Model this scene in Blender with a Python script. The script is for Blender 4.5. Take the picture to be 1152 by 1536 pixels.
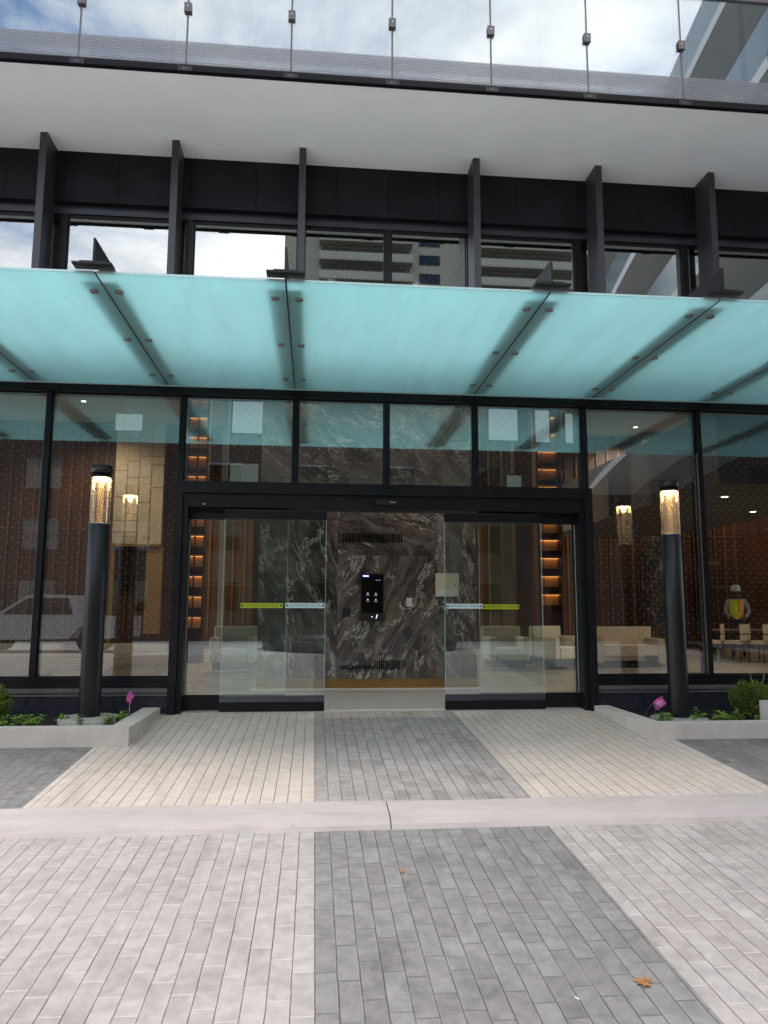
import bpy, bmesh, math, random
from mathutils import Matrix, Vector
R_ = math.radians
random.seed(7)
for o in list(bpy.data.objects): bpy.data.objects.remove(o)
SC = bpy.context.scene
COL = SC.collection

# ------------------------------------------------------------------ camera
cam_d = bpy.data.cameras.new('camera'); cam = bpy.data.objects.new('camera', cam_d); COL.objects.link(cam)
cam_d.sensor_fit = 'HORIZONTAL'; cam_d.sensor_width = 36.0; cam_d.lens = 36.0*1114.84/1152.0
cam_d.clip_end = 2000; cam_d.clip_start = 0.05
PIT, YAW, ROL = .130543, .093028, .0035758
fw = Vector((math.sin(YAW)*math.cos(PIT), math.cos(YAW)*math.cos(PIT), math.sin(PIT)))
rt = Vector((math.cos(YAW), -math.sin(YAW), 0)); up = rt.cross(fw)
rt2 = rt*math.cos(ROL)+up*math.sin(ROL); up2 = -rt*math.sin(ROL)+up*math.cos(ROL)
cam.matrix_world = Matrix(((rt2.x, up2.x, -fw.x, 0), (rt2.y, up2.y, -fw.y, -9.0), (rt2.z, up2.z, -fw.z, 1.19), (0, 0, 0, 1)))
SC.camera = cam
SC.view_settings.view_transform = 'Standard'; SC.view_settings.look = 'None'
SC.view_settings.exposure = 1.45; SC.view_settings.gamma = 1
SC.cycles.transparent_max_bounces = 24; SC.cycles.max_bounces = 12

# ------------------------------------------------------------------ node helper
class NT:
    def __init__(s, tree): s.t = tree
    def __call__(s, typ, ins=None, **props):
        n = s.t.nodes.new(typ)
        for k, v in props.items(): setattr(n, k, v)
        for k, v in (ins or {}).items():
            sock = n.inputs[k]
            if isinstance(v, bpy.types.NodeSocket): s.t.links.new(v, sock)
            elif isinstance(v, bpy.types.Node): s.t.links.new(v.outputs[0], sock)
            else: sock.default_value = v
        return n
    def m(s, op, a, b=0.0, c=None, clamp=False):
        d = {0: a, 1: b}
        if c is not None: d[2] = c
        return s('ShaderNodeMath', d, operation=op, use_clamp=clamp).outputs[0]
    def mix(s, f, a, b, blend='MIX'):
        n = s('ShaderNodeMix', None, data_type='RGBA', blend_type=blend)
        for i, v in ((0, f), (6, a), (7, b)):
            if isinstance(v, bpy.types.NodeSocket): s.t.links.new(v, n.inputs[i])
            else: n.inputs[i].default_value = v if i == 0 else (tuple(v)+(1,))[:4]
        return n.outputs[2]
    def noise(s, vec, scale, detail=4, rough=.55, dist=0, out=0):
        return s('ShaderNodeTexNoise', {'Vector': vec, 'Scale': scale, 'Detail': detail, 'Roughness': rough, 'Distortion': dist}).outputs[out]
    def ramp(s, f, pts):
        n = s('ShaderNodeValToRGB', {0: f}); e = n.color_ramp.elements
        while len(e) < len(pts): e.new(0.5)
        for q, (p, c) in zip(e, pts):
            q.position = p; q.color = (tuple(c)+(1,))[:4] if not isinstance(c, (int, float)) else (c, c, c, 1)
        return n.outputs[0]
    def obj(s): return s('ShaderNodeTexCoord').outputs['Object']
    def mapv(s, vec, loc=(0, 0, 0), rot=(0, 0, 0), sc=(1, 1, 1)):
        return s('ShaderNodeMapping', {'Vector': vec, 'Location': loc, 'Rotation': rot, 'Scale': sc}).outputs[0]
    def bump(s, h, strength=.3, dist=.01):
        return s('ShaderNodeBump', {'Height': h, 'Strength': strength, 'Distance': dist}).outputs[0]

# ------------------------------------------------------------------ world: daylight sky with broken cloud
W = bpy.data.worlds.new('World'); SC.world = W; W.use_nodes = True
nt = W.node_tree; nt.nodes.clear(); N = NT(nt)
SUN_EL, SUN_AZ = R_(66), R_(122)       # azimuth measured clockwise from +Y
sky = N('ShaderNodeTexSky', None, sky_type='NISHITA', sun_disc=False, sun_elevation=SUN_EL, sun_rotation=SUN_AZ, air_density=1.0, dust_density=1.0, ozone_density=1.0)
gen = N('ShaderNodeTexCoord').outputs['Generated']
sep = N('ShaderNodeSeparateXYZ', {0: gen})
zc = N.m('MAXIMUM', sep.outputs[2], 0.06)
pl = N('ShaderNodeCombineXYZ', {0: N.m('DIVIDE', sep.outputs[0], zc), 1: N.m('DIVIDE', sep.outputs[1], zc), 2: 3.7}).outputs[0]
c1 = N.noise(pl, 1.15, 9, .6, .35)
cmask = N.ramp(c1, [(.43, 0.0), (.52, .6), (.61, 1.0)])
c2 = N.noise(N.mapv(pl, (3.1, 1.7, 0)), 2.2, 7, .6)
ccol = N.mix(N.ramp(c2, [(.3, 0.0), (.68, 1.0)]), (8.6, 8.5, 8.7), (15.9, 15.6, 15.3))
skyb = N.mix(1.0, sky.outputs[0], (1.5, 1.5, 1.5), 'MULTIPLY')
bg = N('ShaderNodeBackground', {'Color': N.mix(cmask, skyb, ccol), 'Strength': 0.1})
N('ShaderNodeOutputWorld', {0: bg.outputs[0]})

sun_d = bpy.data.lights.new('sun', 'SUN'); sun_d.energy = .7; sun_d.angle = R_(20); sun_d.color = (1, .96, .9)
sun = bpy.data.objects.new('sun', sun_d); COL.objects.link(sun)
sd = Vector((math.sin(SUN_AZ)*math.cos(SUN_EL), math.cos(SUN_AZ)*math.cos(SUN_EL), math.sin(SUN_EL)))
sun.rotation_euler = sd.to_track_quat('Z', 'Y').to_euler()

# ------------------------------------------------------------------ object helpers
def thing(name, label, cat, loc=(0, 0, 0), group=None, rz=0):
    o = bpy.data.objects.new(name, None); COL.objects.link(o)
    o.location = loc; o.rotation_euler = (0, 0, rz); o.empty_display_size = .1
    o['label'] = label; o['category'] = cat
    if group: o['group'] = group
    return o
def tag(o, label, cat, group=None):
    o['label'] = label; o['category'] = cat
    if group: o['group'] = group
    return o
def kind(o, k): o['kind'] = k; return o
def origin_of(o):
    v = Vector((0, 0, 0))
    while o: v += o.location; o = o.parent
    return v
class MB:
    def __init__(s): s.b = bmesh.new()
    def box(s, x0, x1, y0, y1, z0, z1, M=None):
        vs = [s.b.verts.new(((M @ Vector(p)) if M else p)) for p in ((x0, y0, z0), (x1, y0, z0), (x1, y1, z0), (x0, y1, z0), (x0, y0, z1), (x1, y0, z1), (x1, y1, z1), (x0, y1, z1))]
        for f in ((3, 2, 1, 0), (4, 5, 6, 7), (0, 1, 5, 4), (1, 2, 6, 5), (2, 3, 7, 6), (3, 0, 4, 7)): s.b.faces.new([vs[i] for i in f])
        return s
    def face(s, pts): s.b.faces.new([s.b.verts.new(p) for p in pts]); return s
    def prism(s, pts, vec):
        a = [s.b.verts.new(p) for p in pts]; b = [s.b.verts.new(Vector(p)+Vector(vec)) for p in pts]; n = len(pts)
        s.b.faces.new(a[::-1]); s.b.faces.new(b)
        for i in range(n): s.b.faces.new((a[i], a[(i+1) % n], b[(i+1) % n], b[i]))
        return s
    def lathe(s, prof, seg=32, c=(0, 0, 0), sm=True, cap=True):
        rings = []
        for r, z in prof:
            rings.append([s.b.verts.new((c[0]+r*math.cos(2*math.pi*i/seg), c[1]+r*math.sin(2*math.pi*i/seg), c[2]+z)) for i in range(seg)])
        for a, b in zip(rings, rings[1:]):
            for i in range(seg):
                f = s.b.faces.new((a[i], a[(i+1) % seg], b[(i+1) % seg], b[i])); f.smooth = sm
        if cap:
            s.b.faces.new(rings[0][::-1]); s.b.faces.new(rings[-1])
        return s
    def tube(s, pts, r, seg=8):
        pts = [Vector(p) for p in pts]; rings = []
        for i, p in enumerate(pts):
            d = (pts[min(i+1, len(pts)-1)]-pts[max(i-1, 0)]).normalized()
            a = d.orthogonal().normalized(); b = d.cross(a)
            rr = r[i] if isinstance(r, (list, tuple)) else r
            rings.append([s.b.verts.new(p+a*rr*math.cos(2*math.pi*k/seg)+b*rr*math.sin(2*math.pi*k/seg)) for k in range(seg)])
        for q, w in zip(rings, rings[1:]):
            for k in range(seg):
                f = s.b.faces.new((q[k], q[(k+1) % seg], w[(k+1) % seg], w[k])); f.smooth = True
        s.b.faces.new(rings[0][::-1]); s.b.faces.new(rings[-1]); return s
    def build(s, name, mat, parent=None, bevel=0, seg=2, at=None):
        """verts are given in world coordinates; stored relative to the parent (or to `at`)"""
        if bevel:
            bmesh.ops.bevel(s.b, geom=[e for e in s.b.edges if e.is_manifold and e.calc_face_angle(0) > .5], offset=bevel, segments=seg, affect='EDGES', profile=.7, clamp_overlap=True)
        off = origin_of(parent) if parent else Vector((0, 0, 0))
        if at: off = off+Vector(at)
        if off.length: bmesh.ops.translate(s.b, verts=s.b.verts, vec=-off)
        bmesh.ops.recalc_face_normals(s.b, faces=s.b.faces)
        me = bpy.data.meshes.new(name); s.b.to_mesh(me); s.b.free()
        if isinstance(mat, (list, tuple)):
            for q in mat: me.materials.append(q)
        else: me.materials.append(mat)
        o = bpy.data.objects.new(name, me); COL.objects.link(o)
        if parent: o.parent = parent
        if at: o.location = at
        return o
def copy_tree(o, parent=None):
    c = o.copy(); COL.objects.link(c)
    if parent: c.parent = parent
    for ch in list(o.children): copy_tree(ch, c)
    return c
def text(name, body, size, mat, M, parent, extr=.0008, align='CENTER', fit=None):
    cu = bpy.data.curves.new(name, 'FONT'); cu.body = body; cu.size = size; cu.extrude = extr; cu.align_x = align; cu.align_y = 'CENTER'
    t = bpy.data.objects.new(name, cu); COL.objects.link(t)
    me = bpy.data.meshes.new_from_object(t.evaluated_get(bpy.context.evaluated_depsgraph_get()))
    bpy.data.objects.remove(t)
    if fit:
        wd = max(v.co.x for v in me.vertices)-min(v.co.x for v in me.vertices); me.transform(Matrix.Scale(min(1, fit/wd), 4, (1, 0, 0)))
    off = origin_of(parent)
    me.transform(Matrix.Translation(-off) @ M); me.materials.append(mat)
    o = bpy.data.objects.new(name, me); COL.objects.link(o); o.parent = parent
    return o

# ------------------------------------------------------------------ materials
def newmat(name):
    m = bpy.data.materials.new(name); m.use_nodes = True; m.node_tree.nodes.clear()
    return m, NT(m.node_tree)
def fin(N, sh):
    N('ShaderNodeOutputMaterial', {0: sh if isinstance(sh, bpy.types.NodeSocket) else sh.outputs[0]})
def pbr(name, col, rough=.5, metal=0, var=.12, scale=6, bump=.0, bscale=60, spec=.5, speck=None, streak=False):
    m, N = newmat(name); v = N.obj()
    n1 = N.noise(N.mapv(v, sc=(1, 1, .25)) if streak else v, scale, 6, .6)
    lo = tuple(c*(1-var) for c in col); hi = tuple(min(1, c*(1+var)) for c in col)
    c = N.mix(N.ramp(n1, [(.3, 0.0), (.7, 1.0)]), lo, hi)
    if speck:
        sp = N('ShaderNodeTexVoronoi', {'Vector': v, 'Scale': speck[0]}).outputs['Distance']
        c = N.mix(N.m('LESS_THAN', sp, speck[1]), c, speck[2])
    rr = N.m('ADD', N.m('MULTIPLY', N.m('SUBTRACT', n1, .5), .25), rough, clamp=True)
    d = {'Base Color': c, 'Roughness': rr, 'Metallic': metal, 'Specular IOR Level': spec}
    if bump: d['Normal'] = N.bump(N.noise(v, bscale, 5, .6), bump, .004)
    fin(N, N('ShaderNodeBsdfPrincipled', d)); return m
def emit(name, col, s):
    m, N = newmat(name); fin(N, N('ShaderNodeEmission', {'Color': tuple(col)+(1,), 'Strength': s})); return m
def glass(name, base, tint, dots=False, wob=0, fres=1.0):
    m, N = newmat(name); v = N.obj()
    geo = N('ShaderNodeNewGeometry')
    cs = N.m('ABSOLUTE', N('ShaderNodeVectorMath', {0: geo.outputs['Incoming'], 1: geo.outputs['Normal']}, operation='DOT_PRODUCT').outputs['Value'])
    fr = N.m('ADD', N.m('MULTIPLY', N.m('POWER', N.m('SUBTRACT', 1.0, cs, clamp=True), 5.0), .96), .04)
    fac = N.m('ADD', N.m('MULTIPLY', fr, fres*(1-base)), base, clamp=True)
    gd = {'Color': (.93, .97, .97, 1), 'Roughness': 0.0}
    if wob: gd['Normal'] = N.bump(N.noise(v, .8, 2, .5), wob, .02)
    g = N('ShaderNodeBsdfGlossy', gd); t = N('ShaderNodeBsdfTransparent', {'Color': tuple(tint)+(1,)})
    sh = N('ShaderNodeMixShader', {0: fac, 1: t.outputs[0], 2: g.outputs[0]}).outputs[0]
    if dots:
        s = N('ShaderNodeSeparateXYZ', {0: v}); P = .115; Q = .115
        def dd(ox, oz):
            a = N.m('SUBTRACT', N.m('FRACT', N.m('ADD', N.m('DIVIDE', s.outputs[0], P), ox)), .5)
            b = N.m('SUBTRACT', N.m('FRACT', N.m('ADD', N.m('DIVIDE', s.outputs[2], Q), oz)), .5)
            return N.m('LESS_THAN', N.m('ADD', N.m('MULTIPLY', a, a), N.m('MULTIPLY', b, b)), (.0034/P)**2)
        k = N.m('MAXIMUM', dd(0, 0), dd(.5, .5))
        df = N('ShaderNodeBsdfDiffuse', {'Color': (.4, .4, .37, 1)})
        sh = N('ShaderNodeMixShader', {0: k, 1: sh, 2: df.outputs[0]}).outputs[0]
    fin(N, sh); return m

def pavers(name, base, joint, cross, var, wpav=.1007, lpav=.325, x0=.03, stain=.0, offs=1.0, mott=.16):
    m, N = newmat(name); v = N.obj(); s = N('ShaderNodeSeparateXYZ', {0: v})
    wv = N.noise(v, 1.7, 2, .5); 
    u = N.m('DIVIDE', N.m('ADD', s.outputs[0], N.m('MULTIPLY', N.m('SUBTRACT', N.noise(v, 5, 3), .5), .009)), wpav)
    u = N.m('SUBTRACT', u, x0/wpav)
    cu = N.m('FLOOR', u); fu = N.m('FRACT', u)
    rnd = N('ShaderNodeTexWhiteNoise', {'W': cu}, noise_dimensions='1D').outputs['Value']
    par = N.m('MULTIPLY', N.m('FRACT', N.m('MULTIPLY', cu, .3333)), offs)
    vv = N.m('ADD', N.m('DIVIDE', s.outputs[1], lpav), N.m('ADD', par, N.m('MULTIPLY', rnd, .22)))
    cv = N.m('FLOOR', vv); fv = N.m('FRACT', vv)
    idv = N('ShaderNodeCombineXYZ', {0: cu, 1: cv, 2: 0.0}).outputs[0]
    wn = N('ShaderNodeTexWhiteNoise', {'Vector': idv}, noise_dimensions='3D')
    du = N.m('MULTIPLY', N.m('MINIMUM', fu, N.m('SUBTRACT', 1.0, fu)), wpav)
    dv = N.m('MULTIPLY', N.m('MINIMUM', fv, N.m('SUBTRACT', 1.0, fv)), lpav)
    edge = N.m('MULTIPLY', N.m('SUBTRACT', N.noise(v, 45, 3), .5), .003)
    ju = N('ShaderNodeMapRange', {0: N.m('ADD', du, edge), 1: .0012, 2: .0042, 3: 1.0, 4: 0.0}).outputs[0]
    jv = N('ShaderNodeMapRange', {0: N.m('ADD', dv, edge), 1: .0016, 2: .0055, 3: 1.0, 4: 0.0}).outputs[0]
    # stone colour: per-paver tone, cloudy mottling within each paver, fine grain
    mv = N('ShaderNodeVectorMath', {0: v, 1: N('ShaderNodeVectorMath', {0: wn.outputs['Color'], 1: (9, 9, 9)}, operation='MULTIPLY').outputs[0]}, operation='ADD').outputs[0]
    mt = N.noise(mv, 9, 5, .62, .4); gr = N.noise(v, 260 if base[0] > .33 else 110, 4, .75); big = N.noise(v, 1.1, 5, .6)
    k = N.m('ADD', N.m('MULTIPLY', N.m('SUBTRACT', wn.outputs['Value'], .5), var), 1.0)
    k = N.m('ADD', k, N.m('MULTIPLY', N.m('SUBTRACT', mt, .5), mott*2.4))
    k = N.m('ADD', k, N.m('MULTIPLY', N.m('SUBTRACT', gr, .5), .28 if base[0] > .33 else .6))
    k = N.m('ADD', k, N.m('MULTIPLY', N.m('SUBTRACT', big, .5), .25))
    if stain:
        st = N.ramp(N.noise(v, 2.6, 4, .6, .8), [(.56, 0.0), (.64, 1.0)])
        k = N.m('SUBTRACT', k, N.m('MULTIPLY', st, stain))
    sp = N('ShaderNodeTexVoronoi', {'Vector': N.mapv(v, sc=(1, 1, 0)), 'Scale': 3.3})
    gum = N.m('LESS_THAN', N.m('ADD', sp.outputs['Distance'], N.m('MULTIPLY', N.noise(v, 30, 2), .05)), N.m('MULTIPLY', N('ShaderNodeSeparateColor', {0: sp.outputs['Color']}).outputs[0], .062))
    k = N.m('MULTIPLY', k, N.m('SUBTRACT', 1.0, N.m('MULTIPLY', gum, .3)))
    drt = N.ramp(N.noise(N.mapv(v, sc=(1, .5, 1)), 1.3, 8, .72, 1.2), [(.5, 0.0), (.72, 1.0)])
    k = N.m('MULTIPLY', k, N.m('SUBTRACT', 1.0, N.m('MULTIPLY', drt, .24)))
    c = N.mix(1.0, tuple(base), N('ShaderNodeCombineColor', {0: k, 1: k, 2: k}).outputs[0], 'MULTIPLY')
    tint = N.mix(wn.outputs['Value'], (1.012, 1.0, .985), (.995, 1.0, 1.01))
    c = N.mix(1.0, c, tint, 'MULTIPLY')
    jvar = N.ramp(N.noise(v, 3.5, 4, .6), [(.3, .55), (.6, 1.0)])
    c = N.mix(N.m('MULTIPLY', jv, jvar), c, tuple(cross))
    lip = N.m('MULTIPLY', N('ShaderNodeMapRange', {0: N.m('ADD', du, edge), 1: .0045, 2: .010, 3: 1.0, 4: 0.0}).outputs[0], N.ramp(N.noise(v, 7, 4, .6), [(.42, 0.0), (.62, .42)]))
    c = N.mix(lip, c, tuple(cross if base[0] > .33 else [q*1.55 for q in base]))
    jd = N.ramp(N.noise(N.mapv(v, (7, 3, 1)), 2.2, 4, .65), [(.3, .55), (.6, .97)])
    c = N.mix(N.m('MULTIPLY', ju, jd), c, tuple(joint))
    h = N.m('SUBTRACT', N.m('MULTIPLY', gr, .12), N.m('MAXIMUM', ju, N.m('MULTIPLY', jv, .7)))
    h = N.m('ADD', h, N.m('MULTIPLY', wn.outputs['Value'], .25))
    fin(N, N('ShaderNodeBsdfPrincipled', {'Base Color': c, 'Roughness': .78, 'Specular IOR Level': .35, 'Normal': N.bump(h, .55, .006)})); return m

def marble(name, rot=0.0, shift=(0, 0, 0), tone=1.0, gold=.5):
    m, N = newmat(name); v = N.mapv(N.obj(), shift, (0, rot, 0), (1, 1, 1))
    vs = N.mapv(v, sc=(1.5, 1, .55))
    w1 = N.noise(vs, .9, 5, .6, .0, 1)
    wv = N('ShaderNodeVectorMath', {0: vs, 1: N('ShaderNodeVectorMath', {0: w1, 1: (1.5, 1.5, 1.5)}, operation='MULTIPLY').outputs[0]}, operation='ADD').outputs[0]
    base = N.noise(wv, 1.4, 8, .6, 1.3)
    c = N.ramp(base, [(.26, (.02*tone, .017*tone, .017*tone)), (.42, (.06*tone, .051*tone, .048*tone)), (.55, (.125*tone, .108*tone, .10*tone)), (.7, (.22*tone, .193*tone, .18*tone))])
    st = N.noise(N.mapv(wv, sc=(3.2, 1, .6)), 2.2, 7, .62, 1.0)
    c = N.mix(N.ramp(st, [(.54, 0.0), (.70, .55)]), c, (.30*tone, .27*tone, .255*tone))
    c = N.mix(N.ramp(st, [(.33, .6), (.46, 0.0)]), c, (.02, .017, .018))
    def vein(sc, wdt, seed, rg=.6):
        q = N.noise(N.mapv(wv, (seed, seed*2, seed)), sc, 6, rg, .5)
        return N.ramp(N.m('ABSOLUTE', N.m('SUBTRACT', q, .5)), [(0.0, 1.0), (wdt, .0)])
    patch = N.ramp(N.noise(N.mapv(v, (5, 2, 9)), .8, 3), [(.42, 0.0), (.6, 1.0)])
    c = N.mix(N.m('MULTIPLY', N.m('MULTIPLY', vein(1.1, .03, 4.0), patch), gold), c, (.42, .31, .16))
    br = N.ramp(N.noise(v, 4.5, 4, .6), [(.42, .0), (.62, 1.0)])
    c = N.mix(N.m('MULTIPLY', vein(1.3, .016, 1.0), N.m('ADD', .45, br, clamp=True)), c, (.58, .54, .49))
    c = N.mix(N.m('MULTIPLY', N.m('MULTIPLY', vein(3.1, .018, 7.0, .65), br), .4), c, (.6, .57, .52))
    sp = N.noise(v, 38, 4, .7)
    c = N.mix(N.m('MULTIPLY', N.ramp(sp, [(.66, 0.0), (.74, 1.0)]), br), c, (.7, .67, .62))
    fin(N, N('ShaderNodeBsdfPrincipled', {'Base Color': c, 'Roughness': .16, 'Specular IOR Level': .5})); return m

M = {}
M['black'] = pbr('black_aluminium', (.0065, .0065, .008), .36, .0, .25, 5, .06, 220, .28)
M['black2'] = pbr('black_steel_paint', (.008, .008, .010), .42, .0, .35, 3, .1, 90, .3, streak=True)
M['finm'] = pbr('fin_paint', (.04, .037, .042), .42, .0, .3, 2.5, .08, 120, streak=True)
M['ledge'] = pbr('ledge_metal', (.13, .125, .12), .45, .2, .15, 5)
M['bar'] = pbr('edge_bar_paint', (.006, .006, .008), .6, 0, .3, 5, .06, 200, .12)
M['frame'] = pbr('frame_grey', (.04, .042, .05), .35, .3, .2, 4)
M['spandrel'] = pbr('spandrel_granite', (.011, .011, .014), .5, 0, .5, 2.2, .1, 60, .2, (34, .045, (.05, .04, .038)))
M['soffit'] = pbr('soffit_render', (.93, .915, .88), .85, 0, .04, 1.1, .12, 25)
M['granite'] = pbr('plinth_granite', (.022, .022, .03), .35, 0, .5, 14, .08, 60, .35, (60, .2, (.11, .11, .13)))
M['concrete'] = pbr('planter_concrete', (.56, .50, .435), .85, 0, .1, 5, .25, 140, .3, (160, .13, (.33, .29, .25)))
m, N = newmat('kerb_concrete'); v = N.obj()
n1 = N.noise(N.mapv(v, sc=(.6, 1, 1)), 1.6, 6, .6, .6); n2 = N.noise(v, 130, 4, .7); n3 = N.noise(N.mapv(v, (4, 0, 0), sc=(.5, 2, 1)), 5, 6, .65)
c = N.mix(N.ramp(n1, [(.35, 0.0), (.7, 1.0)]), (.41, .355, .325), (.49, .425, .385))
c = N.mix(N.m('MULTIPLY', N.ramp(N.m('ABSOLUTE', N.m('SUBTRACT', N.noise(N.mapv(v, (9, 2, 0), sc=(.7, 1.6, 1)), 1.5, 4, .55, 1.0), .56)), [(0.0, 1.0), (.010, 0.0)]), .13), c, (.25, .22, .21))
c = N.mix(N.ramp(n3, [(.5, 0.0), (.72, .55)]), c, (.32, .275, .25))
pit = N('ShaderNodeTexVoronoi', {'Vector': v, 'Scale': 9.0})
c = N.mix(N.m('LESS_THAN', pit.outputs['Distance'], N.m('MULTIPLY', N('ShaderNodeSeparateColor', {0: pit.outputs['Color']}).outputs[0], .05)), c, (.2, .18, .17))
fin(N, N('ShaderNodeBsdfPrincipled', {'Base Color': c, 'Roughness': .85, 'Specular IOR Level': .3, 'Normal': N.bump(n2, .3, .004)})); M['kerb'] = m
M['base'] = pbr('base_concrete', (.4, .37, .32), .9, 0, .18, 9, .4, 90, .3)
M['soil'] = pbr('mulch', (.03, .022, .017), .95, 0, .6, 40, .9, 60, .2)
M['steel'] = pbr('brushed_steel', (.32, .31, .3), .35, .9, .15, 8)
M['grey'] = pbr('grey_clamp', (.085, .078, .08), .5, .1, .15, 8)
M['brass'] = pbr('brass', (.34, .21, .075), .4, .6, .15, 5)
M['cream'] = pbr('cream_fabric', (.5, .435, .35), .9, 0, .08, 5, .3, 300)
M['creamp'] = pbr('cream_panel', (.52, .46, .355), .7, 0, .08, 2)
M['wood'] = pbr('walnut', (.075, .03, .015), .5, 0, .35, 3, .1, 60, streak=True)
M['woodl'] = pbr('walnut_edge', (.15, .075, .043), .5, 0, .25, 3, streak=True)
M['ceil'] = pbr('ceiling_paint', (.62, .58, .52), .9, 0, .03, 1)
M['bulk'] = pbr('bulkhead_paint', (.14, .12, .12), .8, 0, .1, 2)
M['ifloor'] = pbr('lobby_tile', (.26, .23, .195), .3, 0, .1, 2)
M['mat'] = None
M['white'] = pbr('white_plastic', (.72, .72, .7), .5, 0, .04, 3)
M['paper'] = pbr('notice_paper', (.68, .62, .5), .8, 0, .05, 4)
M['screen'] = pbr('screen_black', (.004, .004, .005), .12, 0, .1, 4)
M['dark'] = pbr('dark_plastic', (.012, .01, .012), .4, 0, .2, 8)
M['yellow'] = pbr('sticker_yellow', (.9, .86, .02), .6, 0, .06, 9)
M['stw'] = pbr('sticker_white', (.62, .74, .73), .6, 0, .05, 9)
M['ink'] = pbr('ink', (.02, .05, .05), .7, 0, .05, 9)
M['icon'] = emit('screen_icon', (.55, .6, .7), .25)
M['iconw'] = emit('screen_logo', (.75, .8, 1.0), 1.0)
M['iconb'] = emit('screen_logo_blue', (.02, .03, .22), .8)
M['led'] = emit('lamp_led', (1.0, .72, .32), 12)
M['warm'] = emit('shelf_led', (1.0, .38, .1), .7)
M['down'] = emit('downlight_led', (1.0, .82, .6), 6)
M['winglow'] = emit('window_glow', (.74, .84, .9), .22)
M['nook'] = pbr('nook_back', (.7, .4, .2), .6, 0, .1, 4)
M['pink'] = pbr('flag_pink', (.62, .1, .36), .6, 0, .12, 30)
M['pinkt'] = pbr('flag_print', (.75, .45, .62), .7, 0, .1, 50)
M['leafo'] = pbr('maple_leaf', (.33, .14, .045), .8, 0, .4, 40, .3, 90)
M['bark'] = pbr('twig', (.09, .06, .035), .9, 0, .3, 30)
def leafmat(name, a, b):
    m, N = newmat(name); g = N('ShaderNodeObjectInfo')
    n = N.noise(N.obj(), 22, 3, .6); c = N.mix(N.ramp(n, [(.35, 0.0), (.65, 1.0)]), a, b)
    p = N('ShaderNodeBsdfPrincipled', {'Base Color': c, 'Roughness': .5, 'Specular IOR Level': .35})
    t = N('ShaderNodeBsdfTranslucent', {'Color': c})
    fin(N, N('ShaderNodeMixShader', {0: .3, 1: p.outputs[0], 2: t.outputs[0]})); return m
M['leafy'] = leafmat('seedling_leaf', (.17, .36, .035), (.36, .54, .09))
M['box'] = leafmat('shrub_leaf', (.06, .12, .015), (.2, .27, .04))
M['boxt'] = leafmat('shrub_shoot', (.3, .34, .06), (.42, .42, .1))
M['gl_low'] = glass('lobby_glass', .11, (.68, .70, .68), True)
M['gl_tr'] = glass('transom_glass', .19, (.74, .79, .78), True)
M['gl_up'] = glass('upper_window_glass', .26, (.27, .30, .295), True)
M['gl_door'] = glass('door_glass', .06, (.90, .955, .935))
M['gl_guard'] = glass('balcony_glass', .22, (.5, .56, .58))
M['gl_edge'] = pbr('glass_edge', (.36, .48, .46), .3, 0, .1, 10)
M['gl_lamp'] = None
P = {}
P['light_low'] = pavers('paver_light_drive', (.378, .335, .303), (.085, .072, .064), (.56, .49, .43), .12, mott=.36)
P['light_up'] = pavers('paver_light_walk', (.535, .45, .382), (.13, .105, .085), (.40, .35, .30), .06, lpav=.9, mott=.22)  # walk tone raised in colour to offset the canopy's shade
P['dark_low'] = pavers('paver_dark_drive', (.218, .200, .187), (.062, .054, .046), (.12, .11, .10), .18, lpav=.3, stain=.14, mott=.5)
P['dark_up'] = pavers('paver_dark_walk', (.345, .308, .28), (.14, .095, .08), (.2, .185, .17), .14, lpav=.3, stain=.2, mott=.36)  # dark walk strip likewise lightened against the canopy's shade

# frosted canopy glass: tinted lower face, unseen upper face whitened to bounce light onto the soffit
m, N = newmat('canopy_glass'); v = N.obj()
cc = N.mix(N.ramp(N.noise(v, .7, 3), [(.3, 0.0), (.7, 1.0)]), (.38, .80, .81), (.43, .85, .85))
cc = N.mix(N.m('MULTIPLY', N.ramp(N.noise(N.mapv(v, sc=(3, .35, 1)), 1.6, 6, .65), [(.42, 0.0), (.75, 1.0)]), .5), cc, (.34, .62, .61))
dsp = N('ShaderNodeTexVoronoi', {'Vector': v, 'Scale': 5.0})
cc = N.mix(N.m('MULTIPLY', N.m('LESS_THAN', dsp.outputs['Distance'], N.m('MULTIPLY', N('ShaderNodeSeparateColor', {0: dsp.outputs['Color']}).outputs[1], .06)), .6), cc, (.15, .3, .28))
t = N('ShaderNodeBsdfTranslucent', {'Color': cc}); d = N('ShaderNodeBsdfDiffuse', {'Color': (.62, .80, .80, 1)})
g = N('ShaderNodeBsdfGlossy', {'Color': (1, 1, 1, 1), 'Roughness': .08})
a = N('ShaderNodeMixShader', {0: .20, 1: t.outputs[0], 2: d.outputs[0]})
fin(N, N('ShaderNodeMixShader', {0: .05, 1: a.outputs[0], 2: g.outputs[0]})); M['canopy'] = m
m, N = newmat('canopy_white_bounce')
t = N('ShaderNodeBsdfTranslucent', {'Color': (.97, .97, .97, 1)}); d = N('ShaderNodeBsdfDiffuse', {'Color': (.96, .96, .96, 1)})
fin(N, N('ShaderNodeMixShader', {0: .54, 1: t.outputs[0], 2: d.outputs[0]})); M['white_bounce'] = m
M['canopy_edge'] = pbr('canopy_edge', (.42, .62, .6), .3, 0, .1, 5)

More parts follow.
